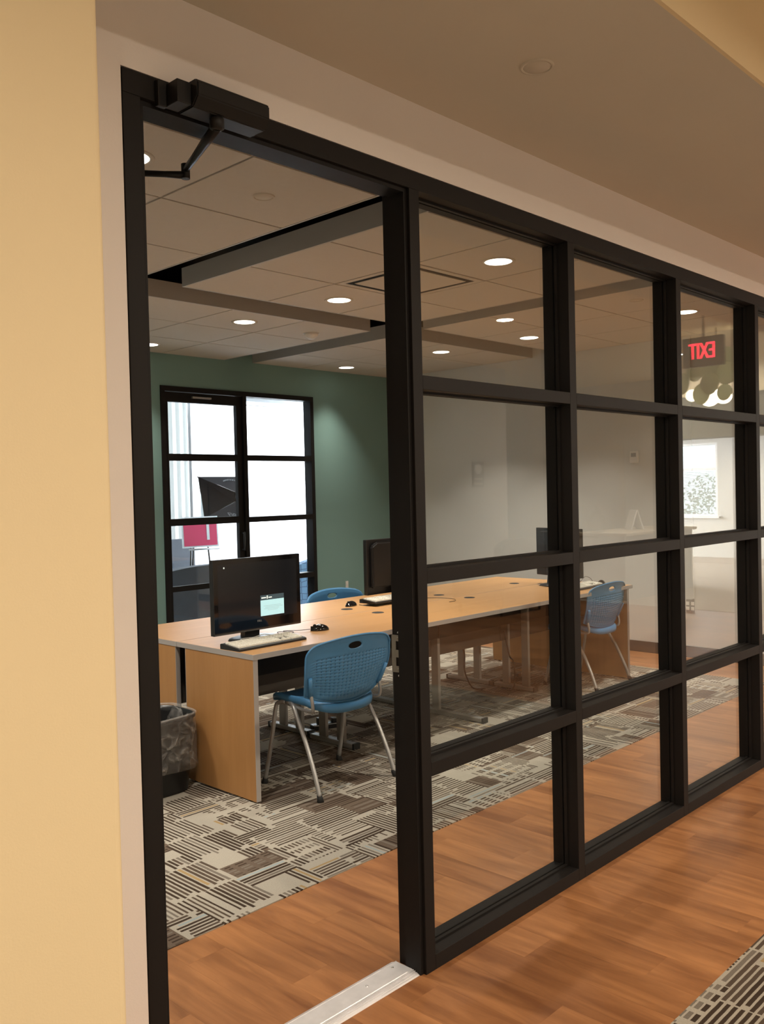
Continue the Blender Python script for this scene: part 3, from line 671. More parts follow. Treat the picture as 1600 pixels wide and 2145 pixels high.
# ------------------------------------------------------------ desks
XD0, XD1, YF, YM, YB, DZ, TT = 1.60, 5.375, 1.64, 2.305, 2.965, 0.74, 0.027
def desk_row(y0, y1, label, sgn):
    t = thing('desk', label, 'desk', ((XD0+XD1)/2, (y0+y1)/2, 0), 0)
    cx, cy = t.location.x, t.location.y
    X0, X1, A, Bq = XD0-cx, XD1-cx, y0-cy, y1-cy
    obj('tabletop', bmbox(X0+0.003, X1-0.003, A+0.003, Bq-0.003, DZ-TT, DZ, bev=0.001), 'wood', t)
    e = 0.003
    obj('edge_banding', bmbox([(X0, X1, A, A+e, DZ-TT, DZ-0.0008), (X0, X1, Bq-e, Bq, DZ-TT, DZ-0.0008), (X0, X0+e, A+e, Bq-e, DZ-TT, DZ-0.0008), (X1-e, X1, A+e, Bq-e, DZ-TT, DZ-0.0008)]), 'edge', t)
    # end panels; the one facing the aisle flush with the front edge
    pa, pb = (A+0.002, Bq-0.075) if sgn < 0 else (A+0.012, Bq-0.002)
    for xa, xb in ((X0+0.002, X0+0.029), (X1-0.085, X1-0.058)):
        pnl = obj('end_panel', bmbox(xa, xb, pa+0.003, pb-0.003, 0.012, DZ-TT), 'woodv', t)
        obj('panel_edge', bmbox([(xa, xb, pa, pa+0.003, 0.012, DZ-TT), (xa, xb, pb-0.003, pb, 0.012, DZ-TT)]), 'edge', pnl)
        bm = bmesh.new()
        for yy in (pa+0.06, pb-0.06): lathe(bm, [(0, 0), (0.012, 0), (0.012, 0.012), (0, 0.012)], 12, ((xa+xb)/2, yy, 0))
        obj('glide', bm, 'rubber', pnl)
    # modesty panel and cable tray
    my = Bq-0.10 if sgn < 0 else A+0.10
    for k in range(4):
        xa = X0+0.03 + k*(X1-X0-0.12)/4; xb = xa + (X1-X0-0.12)/4 - 0.006
        obj('modesty_panel', bmbox(xa, xb, my-0.008, my+0.008, 0.375, DZ-TT), 'modesty', t)
    obj('cable_tray', bmbox([(X0+0.05, X1-0.12, my-0.12, my-0.115, 0.525, DZ-TT), (X0+0.05, X1-0.12, my-0.12, my-0.01, 0.520, 0.525)] if sgn < 0 else [(X0+0.05, X1-0.12, my+0.115, my+0.12, 0.60, DZ-TT), (X0+0.05, X1-0.12, my+0.01, my+0.12, 0.595, 0.600)]), 'rubber', t)
    for x in (2.07, 3.055, 4.01, 4.97):
        if abs(x-2.07) < 0.01: continue
        yy = (2.20 if sgn < 0 else 2.49) - cy
        bm = bmesh.new(); lathe(bm, [(0, 0.0022), (0.036, 0.0022), (0.041, 0.0)], 28, (x-cx, yy, DZ)); obj('grommet', bm, 'rubber', t)
    # legs: steel columns on a floor bar
    for x, ya, yb, cols in (((2.575, 1.93, 2.335, (2.06, 2.22)), (3.52, 1.70, 2.20, (2.115,)), (4.47, 1.95, 2.335, (2.04, 2.22))) if sgn < 0 else
                             ((2.600, 2.36, 2.76, (2.47, 2.63)), (3.54, 2.40, 2.90, (2.5,)), (4.47, 2.36, 2.80, (2.50, 2.66)))):
        for c in cols:
            lg = obj('leg', bmbox(x-cx-0.013, x-cx+0.013, c-cy-0.03, c-cy+0.03, 0.03, DZ-TT, bev=0.003), 'greysteel', t)
        ft = obj('foot_bar', bmbox(x-cx-0.025, x-cx+0.025, ya-cy+0.012, yb-cy-0.012, 0.008, 0.036, bev=0.004), 'greysteel', t)
        obj('end_cap', bmbox([(x-cx-0.026, x-cx+0.026, ya-cy, ya-cy+0.014, 0.004, 0.038), (x-cx-0.026, x-cx+0.026, yb-cy-0.014, yb-cy, 0.004, 0.038)]), 'rubber', ft)
    return t
desk_row(YF, YM, 'long maple desk row nearest the glass wall, with grey edge and steel legs', -1)
desk_row(YM+0.003, YB, 'long maple desk row on the far side, against the back of the near row', 1)

# ------------------------------------------------------------ chairs
def chair(loc, rz, label):
    t = thing('chair', label, 'chair', loc, rz, 'blue perforated chairs at the desks')
    def back_map(u, v):
        w = 0.260 + 0.034*math.sin(math.pi/2*min(1, v/0.7)) - 0.004*max(0, (v-0.7)/0.3)**2
        z0 = 0.452 + 0.055*u*u; z1 = 0.794 - 0.036*u*u - 0.030*abs(u)**14
        z = z0 + v*(z1-z0)
        y = -0.172 - 0.062*v**1.3 - 0.02*math.sin(math.pi*min(1, v*1.1)) + 0.050*u*u
        return Vector((u*w, y, z))
    bm = bmesh.new()
    # grid lines: pairs that bound the small perforations
    ncol, nrow = 19, 13
    us = [-1, -0.965, -0.93]; 
    for i in range(ncol):
        c = -0.80 + 1.60*i/(ncol-1); us += [c-0.0085*1.3, c+0.0085*1.3]
    us += [0.93, 0.965, 1]; vs = [0, 0.03]
    for j in range(nrow):
        c = 0.10 + 0.62*j/(nrow-1); vs += [c-0.0085, c+0.0085]
    vs += [0.76, 0.785, 0.805, 0.82, 0.84, 0.86, 0.88, 0.90, 0.915, 0.93, 0.95, 0.975, 1]
    hc, hu, hv = (0.0, 0.855), 0.165, 0.052
    def el(u, v): return math.hypot((u-hc[0])/hu, (v-hc[1])/hv)
    uv = {}
    keep = []
    for i in range(len(us)-1):
        for j in range(len(vs)-1):
            cu, cv = (us[i]+us[i+1])/2, (vs[j]+vs[j+1])/2
            hole = (3 <= i < len(us)-4 and (i-3) % 2 == 0 and 2 <= j < 2+2*nrow and (j-2) % 2 == 0 and abs(cu) < 0.83)
            if hole and (abs(cu) > 0.80-0.25*max(0, 0.25-cv)): hole = False
            if el(cu, cv) < 1.0: continue
            if not hole: keep.append((i, j))
    kept = set(keep)
    V = {}
    def gv(i, j):
        if (i, j) in V: return V[(i, j)]
        u, v = us[i], vs[j]
        # snap vertices on the rim of the hand hole to the ellipse
        around = [(a, b) in kept for a in (i-1, i) for b in (j-1, j)]
        e = el(u, v)
        if e < 1.45 and e > 0.3 and not all(around) and v > 0.78:
            u = hc[0] + (u-hc[0])/e; v = hc[1] + (v-hc[1])/e
        V[(i, j)] = bm.verts.new(back_map(u, v)); return V[(i, j)]
    for i, j in keep:
        f = bm.faces.new((gv(i, j), gv(i+1, j), gv(i+1, j+1), gv(i, j+1))); f.smooth = True
    bmesh.ops.recalc_face_normals(bm, faces=bm.faces)
    bmesh.ops.solidify(bm, geom=list(bm.faces), thickness=0.006)
    bk = obj('backrest', bm, 'blue', t)
    # rolled rim around the backrest
    bm = bmesh.new()
    rim = [back_map(u/20-1, 0) for u in range(0, 41)] + [back_map(1, v/14) for v in range(1, 15)] + [back_map(1-u/20, 1) for u in range(1, 41)] + [back_map(-1, 1-v/14) for v in range(1, 14)]
    rim.append(rim[0]); tube(bm, rim, 0.0058, 8, caps=False); obj('rim', bm, 'blue', bk)
    for s in (-1, 1):
        bm = bmesh.new(); p0, p1 = back_map(s*0.90, 0.02), back_map(s*0.93, 0.42); o_ = Vector((0, -0.007, 0))
        tube(bm, [p0+o_, (p0+p1)/2+o_, p1+o_], [0.013, 0.013, 0.010], 10); obj('socket', bm, 'blue', bk)
    # seat: rounded outline, dished, with a turned-down lip
    def outline(a, k=1.0):
        ca, sa = math.cos(a), math.sin(a); n = 3.2
        r = (abs(ca)**n + abs(sa)**n)**(-1/n)
        x = 0.232*r*ca*(1.0 - 0.06*(-sa if sa < 0 else 0)); y = 0.235*r*sa*(1.0) + 0.035
        return x*k, y*k
    bm = bmesh.new(); seg = 56; rings = []
    for k, dz_ in ((0.0, -0.012), (0.3, -0.011), (0.6, -0.007), (0.85, 0.0), (0.96, 0.002), (1.0, -0.006), (1.012, -0.020), (1.0, -0.036)):
        ring = []
        for q in range(seg if k > 0 else 1):
            a = 2*math.pi*q/seg; x, y = outline(a, k)
            z = 0.470 + dz_ - 0.030*max(0, (-y-0.04)/0.16)**2 - 0.030*max(0, (y-0.13)/0.1)**2*(0.5) + 0.018*(abs(x)/0.232)**4*(1 if y > -0.1 else 0.6)
            ring.append(bm.verts.new((x, y, z)))
        rings.append(ring)
    for a, b in zip(rings, rings[1:]):
        for q in range(seg):
            if len(a) == 1: f = bm.faces.new((a[0], b[q], b[(q+1) % seg]))
            else: f = bm.faces.new((a[q], a[(q+1) % seg], b[(q+1) % seg], b[q]))
            f.smooth = True
    bmesh.ops.recalc_face_normals(bm, faces=bm.faces)
    bmesh.ops.solidify(bm, geom=list(bm.faces), thickness=0.006)
    obj('seat', bm, 'blue', t)
    R_ = 0.0115
    for s in (-1, 1):
        fr_ = [(s*0.224, 0.075, 0.447), (s*0.238, 0.110, 0.442), (s*0.246, 0.130, 0.415), (s*0.252, 0.155, 0.28), (s*0.258, 0.185, 0.14), (s*0.263, 0.215, 0.022)]
        rr_ = [(s*0.224, 0.035, 0.447), (s*0.238, 0.002, 0.442), (s*0.245, -0.020, 0.425), (s*0.249, -0.060, 0.36), (s*0.254, -0.115, 0.27), (s*0.258, -0.165, 0.17), (s*0.261, -0.195, 0.10), (s*0.264, -0.224, 0.022)]
        for pts, e in ((fr_, (0.0, -0.003)), (rr_, (0.003, -0.018))):
            bm = bmesh.new(); tube(bm, smooth_path(pts, 5), R_, 12); lg = obj('leg', bm, 'steel', t)
            x, y, z = pts[-1]
            bm = bmesh.new(); tube(bm, [(x-s*0.003, y-e[1]*0.5, z+0.014), (x, y, z-0.003), (x+s*0.004, y+e[1]*0.5, 0.0)], [0.0125, 0.015, 0.018], 12); obj('rubber_foot', bm, 'rubber', lg)
        bm = bmesh.new(); tube(bm, [(s*0.224, 0.076, 0.447), (s*0.222, 0.055, 0.449), (s*0.224, 0.034, 0.447)], R_, 12); obj('seat_rail', bm, 'steel', t)
        bm = bmesh.new(); tube(bm, smooth_path([(s*0.220, 0.06, 0.440), (s*0.226, -0.06, 0.428), (s*0.232, -0.140, 0.430), (s*0.238, -0.156, 0.456), (s*0.240, -0.146, 0.52)], 5), 0.009, 10); obj('back_support', bm, 'steel', t)
    for yy in (0.055,):
        bm = bmesh.new(); tube(bm, [(-0.222, yy, 0.438), (0.222, yy, 0.438)], 0.009, 10); obj('crossbar', bm, 'steel', t)
    return t
ch = chair((2.095, 1.650, 0), math.radians(-1), 'blue perforated chair with silver legs pulled up to the near desk end')
dup(ch, (3.53, 2.92, 0), math.radians(181), 'blue chair across the far desk row, only its curved top showing')
dup(ch, (5.00, 1.838, 0), math.radians(2), 'blue chair at the far right end of the desk row behind the second glass bay')

# ------------------------------------------------------------ computers
def monitor(loc, rz, label, w=0.575, h=0.392, zb=0.052, lit=False):
    t = thing('monitor', label, 'monitor', loc, rz, 'black desktop monitors on the desks')
    # screen faces local -y
    ca = obj('casing', bmbox(-w/2, w/2, 0, 0.032, zb, zb+h, bev=0.004), 'black', t)
    bm = bmesh.new()
    prism(bm, [(-w/2+0.03, zb+0.05), (w/2-0.03, zb+0.05), (w/2-0.03, zb+h-0.05), (w/2-0.08, zb+h-0.02), (-w/2+0.08, zb+h-0.02), (-w/2+0.03, zb+h-0.05)], 0.030, 0.062, 'y')
    bmesh.ops.bevel(bm, geom=list(bm.edges), offset=0.010, segments=3, affect='EDGES'); obj('back_shell', bm, 'black', t)
    obj('bezel', bmbox(-w/2+0.002, w/2-0.002, -0.003, 0.001, zb+0.002, zb+h-0.002, bev=0.001), 'gloss', t)
    sc = obj('screen', bmbox(-w/2+0.028, w/2-0.028, -0.0036, -0.0028, zb+0.062, zb+h-0.026), 'screen', t)
    text_obj('logo', 'DELL', 0.014, 'steel', t, (0, -0.0034, zb+0.050), (math.radians(90), 0, 0), 0.0003)
    if lit:
        x0 = w/2-0.287; z0 = zb+0.073
        obj('login_card', bmbox(x0, x0+0.163, -0.0044, -0.0037, z0, z0+0.085), 'screen_card', sc, label='small lit pale blue login window')
        obj('login_header', bmbox(x0, x0+0.163, -0.0045, -0.0037, z0+0.087, z0+0.112), 'screen_head', sc)
        obj('login_text', bmbox([(x0+0.020, x0+0.14, -0.0048, -0.0045, z0+0.052, z0+0.0545), (x0+0.030, x0+0.152, -0.0048, -0.0045, z0+0.044, z0+0.0465), (x0+0.022, x0+0.13, -0.0048, -0.0045, z0+0.036, z0+0.0385), (x0+0.045, x0+0.12, -0.0048, -0.0045, z0+0.028, z0+0.0305)]), 'screen_txt', sc, kind='stuff')
        obj('login_title', bmbox([(x0+0.006, x0+0.038, -0.0050, -0.0046, z0+0.095, z0+0.101), (x0+0.055, x0+0.078, -0.0050, -0.0046, z0+0.095, z0+0.100), (x0+0.043, x0+0.050, -0.0050, -0.0046, z0+0.092, z0+0.108)]), 'screen_white', sc, kind='stuff')
        obj('cursor', bmbox(-w/2+0.066, -w/2+0.072, -0.0048, -0.0037, zb+h-0.048, zb+h-0.040), 'screen_white', sc)
    # stand
    bm = bmesh.new(); prism(bm, [(0.045, zb+0.16), (0.075, zb+0.16), (0.105, 0.012), (0.065, 0.012)], -0.05, 0.05, 'x'); obj('stand_neck', bm, 'black', t)
    bm = bmesh.new(); lathe(bm, [(0, 0.016), (0.10, 0.014), (0.125, 0.008), (0.13, 0.0), (0, 0)], 36); 
    for v in bm.verts: v.co.x *= 1.15; v.co.y = v.co.y*0.85 + 0.055
    obj('stand_base', bm, 'black', t)
    return t
def keyboard(loc, rz, label, tilt=0):
    t = thing('keyboard', label, 'keyboard', loc, rz, 'keyboards with ivory keys on the desks')
    t.rotation_euler = (tilt, 0, rz)
    L, D = 0.455, 0.155
    bm = bmesh.new(); prism(bm, [(-D/2, 0.0), (-D/2, 0.010), (-D/2+0.012, 0.014), (D/2-0.01, 0.028), (D/2, 0.024), (D/2, 0.0)], -L/2, L/2, 'x'); obj('case', bm, 'black', t)
    bm = bmesh.new(); ks = 0.0185
    def keyz(y): return 0.014 + (y+D/2-0.012)/(D-0.022)*0.014
    cols_ = list(range(15)) + [15.3, 16.3, 17.3] + [18.6, 19.6, 20.6, 21.6]
    for r_i in range(6):
        y = -D/2 + 0.026 + r_i*ks + (0.006 if r_i == 5 else 0)
        for c in cols_:
            if 15 <= c < 18 and r_i in (2,): continue
            if 15 <= c < 18 and r_i == 1 and c != 16.3: continue
            if r_i == 0 and c in (4, 5, 6, 7, 8):
                if c != 4: continue
                wk = 5
            else: wk = 1
            x = -L/2 + 0.014 + c*ks*1.02; z = keyz(y)
            s = 0.0005; top = 0.0012
            a = [bm.verts.new((xx, yy, z-0.003)) for xx, yy in ((x+s, y-ks/2+s), (x+ks*wk-s, y-ks/2+s), (x+ks*wk-s, y+ks/2-s), (x+s, y+ks/2-s))]
            b = [bm.verts.new((xx, yy, z+0.007)) for xx, yy in ((x+s+top, y-ks/2+s+top), (x+ks*wk-s-top, y-ks/2+s+top), (x+ks*wk-s-top, y+ks/2-s-top), (x+s+top, y+ks/2-s-top))]
            bm.faces.new(b)
            for k in range(4): bm.faces.new((a[k], a[(k+1) % 4], b[(k+1) % 4], b[k]))
    obj('keys', bm, 'key', t, kind='stuff')
    return t
def mouse(loc, rz, label):
    t = thing('mouse', label, 'mouse', loc, rz, 'black mice on the desks')
    bm = bmesh.new(); bmesh.ops.create_uvsphere(bm, u_segments=24, v_segments=14, radius=1)
    for v in bm.verts:
        x, y, z = v.co; z = max(z, 0)
        v.co = Vector((x*0.031*(1+0.12*(-y)), y*0.056, z*(0.036 if y < 0.1 else 0.036-0.013*min(1, (y-0.1)))))
    for f in bm.faces: f.smooth = True
    obj('body', bm, 'gloss', t)
    bm = bmesh.new(); tube(bm, [(-0.004, 0.030, 0.028), (0.004, 0.030, 0.028)], 0.009, 12); obj('wheel', bm, 'rubber', t)
    obj('button_split', bmbox(-0.0006, 0.0006, 0.002, 0.054, 0.012, 0.0262), 'rubber', t)
    return t
Z = DZ+0.0004
m1 = monitor((1.915, 1.985, Z), 0, 'black monitor showing a small login window on the near desk, facing the glass', lit=True, w=0.592, h=0.396)
monitor((3.68, 2.66, Z), math.pi, 'black monitor seen from behind on the far desk row beside the tall post', w=0.575, h=0.395, zb=0.048)
monitor((5.065, 2.10, Z), math.radians(74), 'black monitor turned sideways at the far right end of the desks', w=0.52, h=0.385, zb=0.072)
keyboard((1.835, 1.845, Z), math.radians(1.5), 'keyboard with ivory keys in front of the lit monitor')
keyboard((3.475, 2.488, Z+0.0165), math.radians(1), 'keyboard with ivory keys lying behind the far desk monitor', 0)
keyboard((4.985, 1.855, Z), math.radians(3), 'keyboard with ivory keys at the right end of the desk next to the turned monitor')
mouse((2.325, 1.955, Z), math.radians(65), 'glossy black mouse right of the keyboard under the lit monitor')
mouse((3.185, 2.585, Z), math.radians(100), 'black mouse beside the round cable hole on the far desk')
mouse((5.275, 1.86, Z), math.radians(110), 'black mouse near the chair at the far right end')
def cable(name, pts, r, m, label, n=8):
    bm = bmesh.new(); tube(bm, smooth_path(pts, n), r, 6); o = obj(name, bm, m, None, label=label, category='cable'); return o
zc = Z+0.0025
cable('mouse_cable', [(2.285, 1.975, zc+0.008), (2.23, 2.02, zc+0.004), (2.18, 2.10, zc), (2.15, 2.03, zc), (2.11, 1.98, zc), (2.085, 2.01, zc+0.002), (2.10, 2.06, zc+0.006), (2.13, 2.03, zc+0.008), (2.16, 1.99, zc+0.006), (2.10, 1.97, zc+0.002), (2.075, 1.985, zc)], 0.0019, 'cable', 'thin dark cable looped between the lit monitor and its mouse')
cable('keyboard_cable', [(1.66, 1.955, zc), (1.72, 1.94, zc), (1.78, 1.965, zc+0.02), (1.85, 1.95, zc+0.022), (1.93, 1.98, zc+0.024), (2.0, 2.0, zc+0.012)], 0.0022, 'cable_w', 'pale grey cable lying over the foot of the lit monitor')
cable('mouse_cable', [(3.22, 2.54, zc+0.006), (3.25, 2.49, zc), (3.34, 2.49, zc), (3.39, 2.55, zc+0.004), (3.33, 2.57, zc+0.005), (3.31, 2.52, zc+0.002), (3.42, 2.56, zc)], 0.0018, 'cable', 'thin dark cable looped beside the far desk keyboard')
cable('mouse_cable', [(3.70, 2.37, zc), (3.78, 2.44, zc), (3.84, 2.40, zc), (3.88, 2.26, zc), (3.80, 2.16, zc), (3.72, 2.15, zc)], 0.0018, 'cable', 'thin dark cable loop on the desk seen in the first glass bay')
cable('mouse_cable', [(5.05, 1.93, zc+0.02), (5.12, 1.95, zc+0.035), (5.18, 1.95, zc+0.062), (5.22, 1.93, zc+0.05), (5.265, 1.925, zc+0.012)], 0.0018, 'cable', 'dark cable arched behind the right end mouse')
cable('power_cable', [(3.90, 2.30, 0.62), (3.93, 2.28, 0.50), (4.02, 2.27, 0.34), (4.00, 2.25, 0.20), (4.10, 2.26, 0.06), (4.30, 2.30, 0.012)], 0.006, 'cable', 'black power cable hanging under the desk behind the first glass bay')
cable('power_cable', [(4.15, 2.0, 0.50), (4.18, 1.98, 0.32), (4.28, 2.02, 0.26), (4.34, 2.05, 0.14), (4.38, 2.10, 0.02), (4.40, 2.22, 0.012)], 0.006, 'cable', 'black power cable curling down to the power strip')
for loc, lb in (((2.80, 2.42, 0.004), 'black power strip on the carpet under the near desk'), ((4.68, 2.30, 0.004), 'black power strip on the carpet behind the steel legs at the right')):
    t = thing('power_strip', lb, 'power strip', loc, math.radians(-20))
    obj('body', bmbox(-0.12, 0.12, -0.03, 0.03, 0, 0.035, bev=0.006), 'black', t); obj('plug', bmbox([(-0.08, -0.04, -0.018, 0.018, 0.035, 0.075), (0.02, 0.055, -0.018, 0.018, 0.035, 0.065)], bev=0.004), 'black', t)

# ------------------------------------------------------------ waste bin
def bin_():
    t = thing('waste_bin', 'black waste bin with a clear plastic liner beside the desk end panel', 'bin', (1.385, 2.215, 0.004))
    def ring(bm, hx, hy, z, n=48, wob=0, e=3.4, ph=0):
        out = []
        for k in range(n):
            a = 2*math.pi*k/n; ca, sa = math.cos(a), math.sin(a); r = (abs(ca)**e+abs(sa)**e)**(-1/e)
            w = 1 + wob*(math.sin(5*a+ph)+0.6*math.sin(9*a+2*ph+1)+0.5*math.sin(17*a+ph))
            out.append(bm.verts.new((hx*r*ca*w, hy*r*sa*w, z+wob*0.25*math.sin(3*a+ph))))
        return out
    def skin(bm, rs):
        for a, b in zip(rs, rs[1:]):
            for k in range(len(a)): f = bm.faces.new((a[k], a[(k+1) % len(a)], b[(k+1) % len(a)], b[k])); f.smooth = True
    H = 0.395
    bm = bmesh.new()
    rs = [ring(bm, 0.150, 0.135, 0.0), ring(bm, 0.155, 0.14, 0.006), ring(bm, 0.185, 0.175, H-0.02), ring(bm, 0.193, 0.183, H-0.015), ring(bm, 0.193, 0.183, H), ring(bm, 0.183, 0.173, H), ring(bm, 0.181, 0.171, H-0.03), ring(bm, 0.150, 0.134, 0.012)]
    skin(bm, rs); bm.faces.new(rs[0]); bm.faces.new(rs[-1]); obj('shell', bm, 'black', t)
    bm = bmesh.new()
    zs = [(0.128, 1.075), (0.134, 1.085), (0.17, 1.055), (0.24, 1.05), (0.32, 1.04), (0.37, 1.02), (0.400, 1.012), (0.405, 0.99), (0.398, 0.955), (0.33, 0.92), (0.2, 0.86)]
    rs = [ring(bm, 0.193*(k-0.13*(H-z) if z < 0.40 else k), 0.183*(k-0.13*(H-z) if z < 0.40 else k), z, 96, 0.010 if 0.1 < z < 0.39 else 0.005, ph=z*9) for z, k in zs]
    skin(bm, rs); obj('liner', bm, 'liner', t, label='clear crinkled plastic liner folded over the rim')
    bm = bmesh.new(); tube(bm, [v for v in [Vector((0.196*r_*math.cos(a), 0.186*r_*math.sin(a), H+0.007+0.003*math.sin(4*a))) for a, r_ in [(2*math.pi*k/64, (abs(math.cos(2*math.pi*k/64))**3.4+abs(math.sin(2*math.pi*k/64))**3.4)**(-1/3.4)) for k in range(65)]]], 0.0045, 6, caps=False)
    obj('liner_hem', bm, 'liner', t)
bin_()

# ------------------------------------------------------------ small wall fixtures
def plate(loc, rz, label, n=2, m='white_plastic', name='wall_outlet', wall='outlet'):
    t = thing(name, label, wall, loc, rz)
    obj('plate', bmbox(-0.036*n/2-0.002, 0.036*n/2+0.002, -0.006, 0, -0.058, 0.058, bev=0.002), m, t)
    for k in range(n):
        for z in (-0.022, 0.022): 
            bm = bmesh.new(); x = (k-(n-1)/2)*0.046
            box(bm, x-0.014, x+0.014, -0.0085, -0.006, z-0.015, z+0.015); obj('socket', bm, 'white_plastic', t)
    return t
plate((5.655, YT, 0.50), 0, 'white electrical outlet low on the green wall', 1)
o = plate((XR, 1.66, 0.455), math.pi/2*-1, 'double outlet box low on the white right wall', 2, 'greysteel'); o.rotation_euler = (0, 0, math.radians(-90))
obj('wire_channel', bmbox(XR-0.018, XR, 1.622, 1.640, 0.52, ZC, bev=0.002), 'white', None, label='thin vertical cable channel running up the white right wall', category='channel')
t = thing('thermostat', 'small white thermostat on the right wall behind the second glass bay', 'thermostat', (XR, 2.168, 1.787))
obj('body', bmbox(-0.030, 0, -0.040, 0.040, -0.055, 0.055, bev=0.004), 'white_plastic', t); obj('display', bmbox(-0.032, -0.030, -0.024, 0.024, 0.0, 0.035), 'greysteel', t)

# ------------------------------------------------------------ what the glass reflects: the hall behind the camera
def exit_sign():
    t = thing('exit_sign', 'exit sign with red lit letters hanging from the hall ceiling, seen mirrored in the glass', 'sign', (6.0, -1.20, 2.60))
    obj('housing', bmbox(0, 0.05, -0.17, 0.17, -0.12, 0.12, bev=0.004), 'exitbody', t)
    bm = bmesh.new(); tube(bm, [(0.025, 0, 0.12), (0.025, 0, ZTRAY-2.60)], 0.01, 8); obj('stem', bm, 'exitbody', t)
    text_obj('letters', 'EXIT', 0.185, 'exitred', t, (-0.003, 0, 0.0), (math.radians(90), 0, math.radians(-90)), 0.002, label='glowing red letters').scale = (0.58, 1, 1)
exit_sign()
def pendant():
    t = thing('pendant_lamp', 'cluster pendant of pale green curved petals around glowing globes, reflected in the glass', 'lamp', (8.0, -1.99, 2.55))
    spec = [(0.0, 0.0, 0.0, 0.125), (-0.10, 0.04, -0.09, 0.125), (0.118, 0.06, -0.09, 0.095), (0.155, 0.05, 0.10, 0.13), (-0.02, 0.10, 0.16, 0.15), (-0.30, 0.03, 0.03, 0.125), (-0.20, 0.13, 0.17, 0.13), (0.30, 0.1, 0.22, 0.13), (0.1, 0.15, 0.27, 0.13)]
    for dy, dx, dzz, r in spec:
        bm = bmesh.new(); n = 12
        d0 = Vector((-1, -0.25+dy*0.8, 0.1)).normalized(); q = d0.to_track_quat('Z', 'Y')
        rings = []
        for i in range(6):
            th = math.radians(2+i*13)
            rings.append([bm.verts.new(Vector((dx, dy, dzz)) + q @ Vector((r*math.sin(th)*math.cos(2*math.pi*k/24), r*math.sin(th)*math.sin(2*math.pi*k/24), r*math.cos(th)))) for k in range(24)])
        for a, b in zip(rings, rings[1:]):
            for k in range(24): f = bm.faces.new((a[k], a[(k+1) % 24], b[(k+1) % 24], b[k])); f.smooth = True
        bm.faces.new(rings[0]); bmesh.ops.solidify(bm, geom=list(bm.faces), thickness=0.003)
        obj('petal', bm, 'shell', t)
    for dx, dy, dzz, r in ((0.16, -0.105, -0.105, 0.105), (0.16, 0.045, -0.110, 0.085), (0.17, 0.20, 0.14, 0.09), (0.14, -0.285, -0.08, 0.065)):
        bm = bmesh.new(); bmesh.ops.create_uvsphere(bm, u_segments=20, v_segments=12, radius=r, matrix=Matrix.Translation((dx, dy, dzz)))
        for f in bm.faces: f.smooth = True
        obj('globe', bm, 'bulb', t)
    bm = bmesh.new(); tube(bm, [(0.1, 0, 0.3), (0.1, 0, ZTRAY-2.50)], 0.006, 8); obj('cord', bm, 'black', t)
pendant()
# end window with blinds and a hedge outside
w2 = thing('window_2', '', '', kind='structure')
bm = bmring(wy0, wy1, wz0, wz1, 0.04, 15.63, 15.70, 'x'); box(bm, 15.63, 15.70, wy0+0.04, wy1-0.04, 1.78, 1.83); obj('window_frame', bm, 'studio', w2)
obj('window_sill', bmbox(15.56, 15.62, wy0-0.05, wy1+0.05, wz0-0.035, wz0, bev=0.004), 'studio', w2)
obj('pane', bmbox(15.66, 15.665, wy0+0.04, wy1-0.04, wz0+0.04, wz1-0.04), 'glass', w2)
sl = None
for k in range(26):
    z = wz0+0.05+k*0.032
    if sl is None: sl = obj('blind_slat', bmbox(-0.012, 0.012, wy0+0.05, wy1-0.05, -0.001, 0.001), 'studio', w2); sl.location = (15.635, 0, z); sl.rotation_euler = (0, 0.35, 0)
    else: inst(sl, w2, (15.635, 0, z))
def hedge(loc, sx, sy, sz, label):
    bm = bmesh.new(); rnd = random.Random(int(loc[1]*10))
    for k in range(1500):
        a, b = rnd.uniform(0, 2*math.pi), math.acos(rnd.uniform(-0.2, 1)); r = rnd.uniform(0.6, 1)
        c = Vector((sx*r*math.sin(b)*math.cos(a), sy*r*math.sin(b)*math.sin(a), sz*r*math.cos(b))); s = 0.045
        u = Vector((rnd.uniform(-1, 1), rnd.uniform(-1, 1), rnd.uniform(-1, 1))).normalized(); v = u.orthogonal().normalized()
        bm.faces.new([bm.verts.new(c+u*s), bm.verts.new(c+v*s*0.5), bm.verts.new(c-u*s), bm.verts.new(c-v*s*0.5)])
    o = obj('shrub', bm, 'leaf', None, label=label, category='shrub'); o.location = loc
hedge((17.6, -6.3, 0.0), 0.6, 0.8, 1.9, 'leafy shrub outside the window with blinds, seen in the glass reflection')
struct('ground', bmbox(15.75, 30, -20, 10, -0.2, -0.05), 'carpet2')
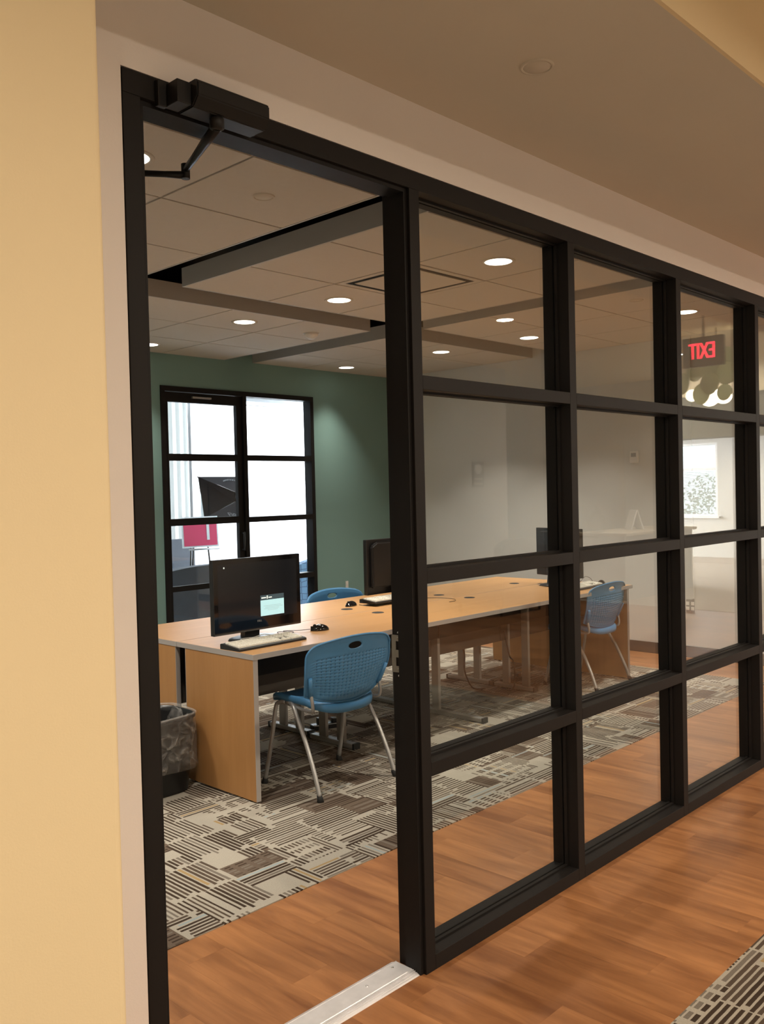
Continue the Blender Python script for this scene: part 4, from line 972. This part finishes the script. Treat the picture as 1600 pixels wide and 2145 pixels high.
# sign, armchair, counter with jar and folded card, all seen faintly in the glass
t = thing('restroom_sign', 'brown upright door sign with a pale shell emblem, faint in the first pane', 'sign', (8.30, -5.30, 1.72), math.pi)
obj('plate', bmbox(-0.125, 0.125, -0.008, 0, -0.17, 0.17, bev=0.002), 'sign', t)
bm = bmesh.new(); prism(bm, [(-0.035, 0.005), (0.035, 0.005)] + [(0.075*math.cos(a)*(1+0.06*math.cos(8*a)), 0.065+0.07*math.sin(a)) for a in [i*math.pi/12-0.2 for i in range(15)]], -0.012, -0.008, 'y'); obj('emblem', bm, 'paper', t)
obj('text_bar', bmbox([(-0.08, 0.08, -0.0095, -0.008, -0.07, -0.05), (-0.09, 0.09, -0.0095, -0.008, -0.135, -0.11)]), 'soffit', t)
sofa('armchair', 'grey green wing armchair in the hall, faint in the first pane', (7.95, -4.75, 0), 0, 'sofa', 0.96, 0.92)
t = thing('counter', 'pale service counter in the hall reflected in the second glass bay', 'counter', (0, 0, 0))
obj('body', bmbox(9.6, 11.6, -4.6, -3.9, 0, 0.86), 'white', t); obj('countertop', bmbox(9.55, 11.65, -4.65, -3.85, 0.86, 0.90, bev=0.004), 'soffit', t)
t = thing('glass_jar', 'clear apothecary jar with a knob lid on the reflected counter', 'jar', (9.75, -4.4, 0.90))
bm = bmesh.new(); lathe(bm, [(0, 0), (0.09, 0), (0.12, 0.04), (0.125, 0.14), (0.10, 0.22), (0.06, 0.25), (0.06, 0.27)], 32); obj('vessel', bm, 'liner', t)
bm = bmesh.new(); lathe(bm, [(0, 0.36), (0.018, 0.355), (0.02, 0.335), (0.01, 0.32), (0.015, 0.30), (0.065, 0.28), (0.065, 0.27), (0, 0.27)], 32); obj('lid', bm, 'liner', t)
t = thing('table_tent', 'folded white card standing on the reflected counter beside the jar', 'sign', (10.6, -4.3, 0.90), math.radians(35))
bm = bmesh.new(); prism(bm, [(-0.10, 0), (-0.085, 0), (0.0, 0.26), (0.085, 0), (0.10, 0), (0.008, 0.28), (-0.008, 0.28)], -0.11, 0.11, 'y'); obj('card', bm, 'paper', t)
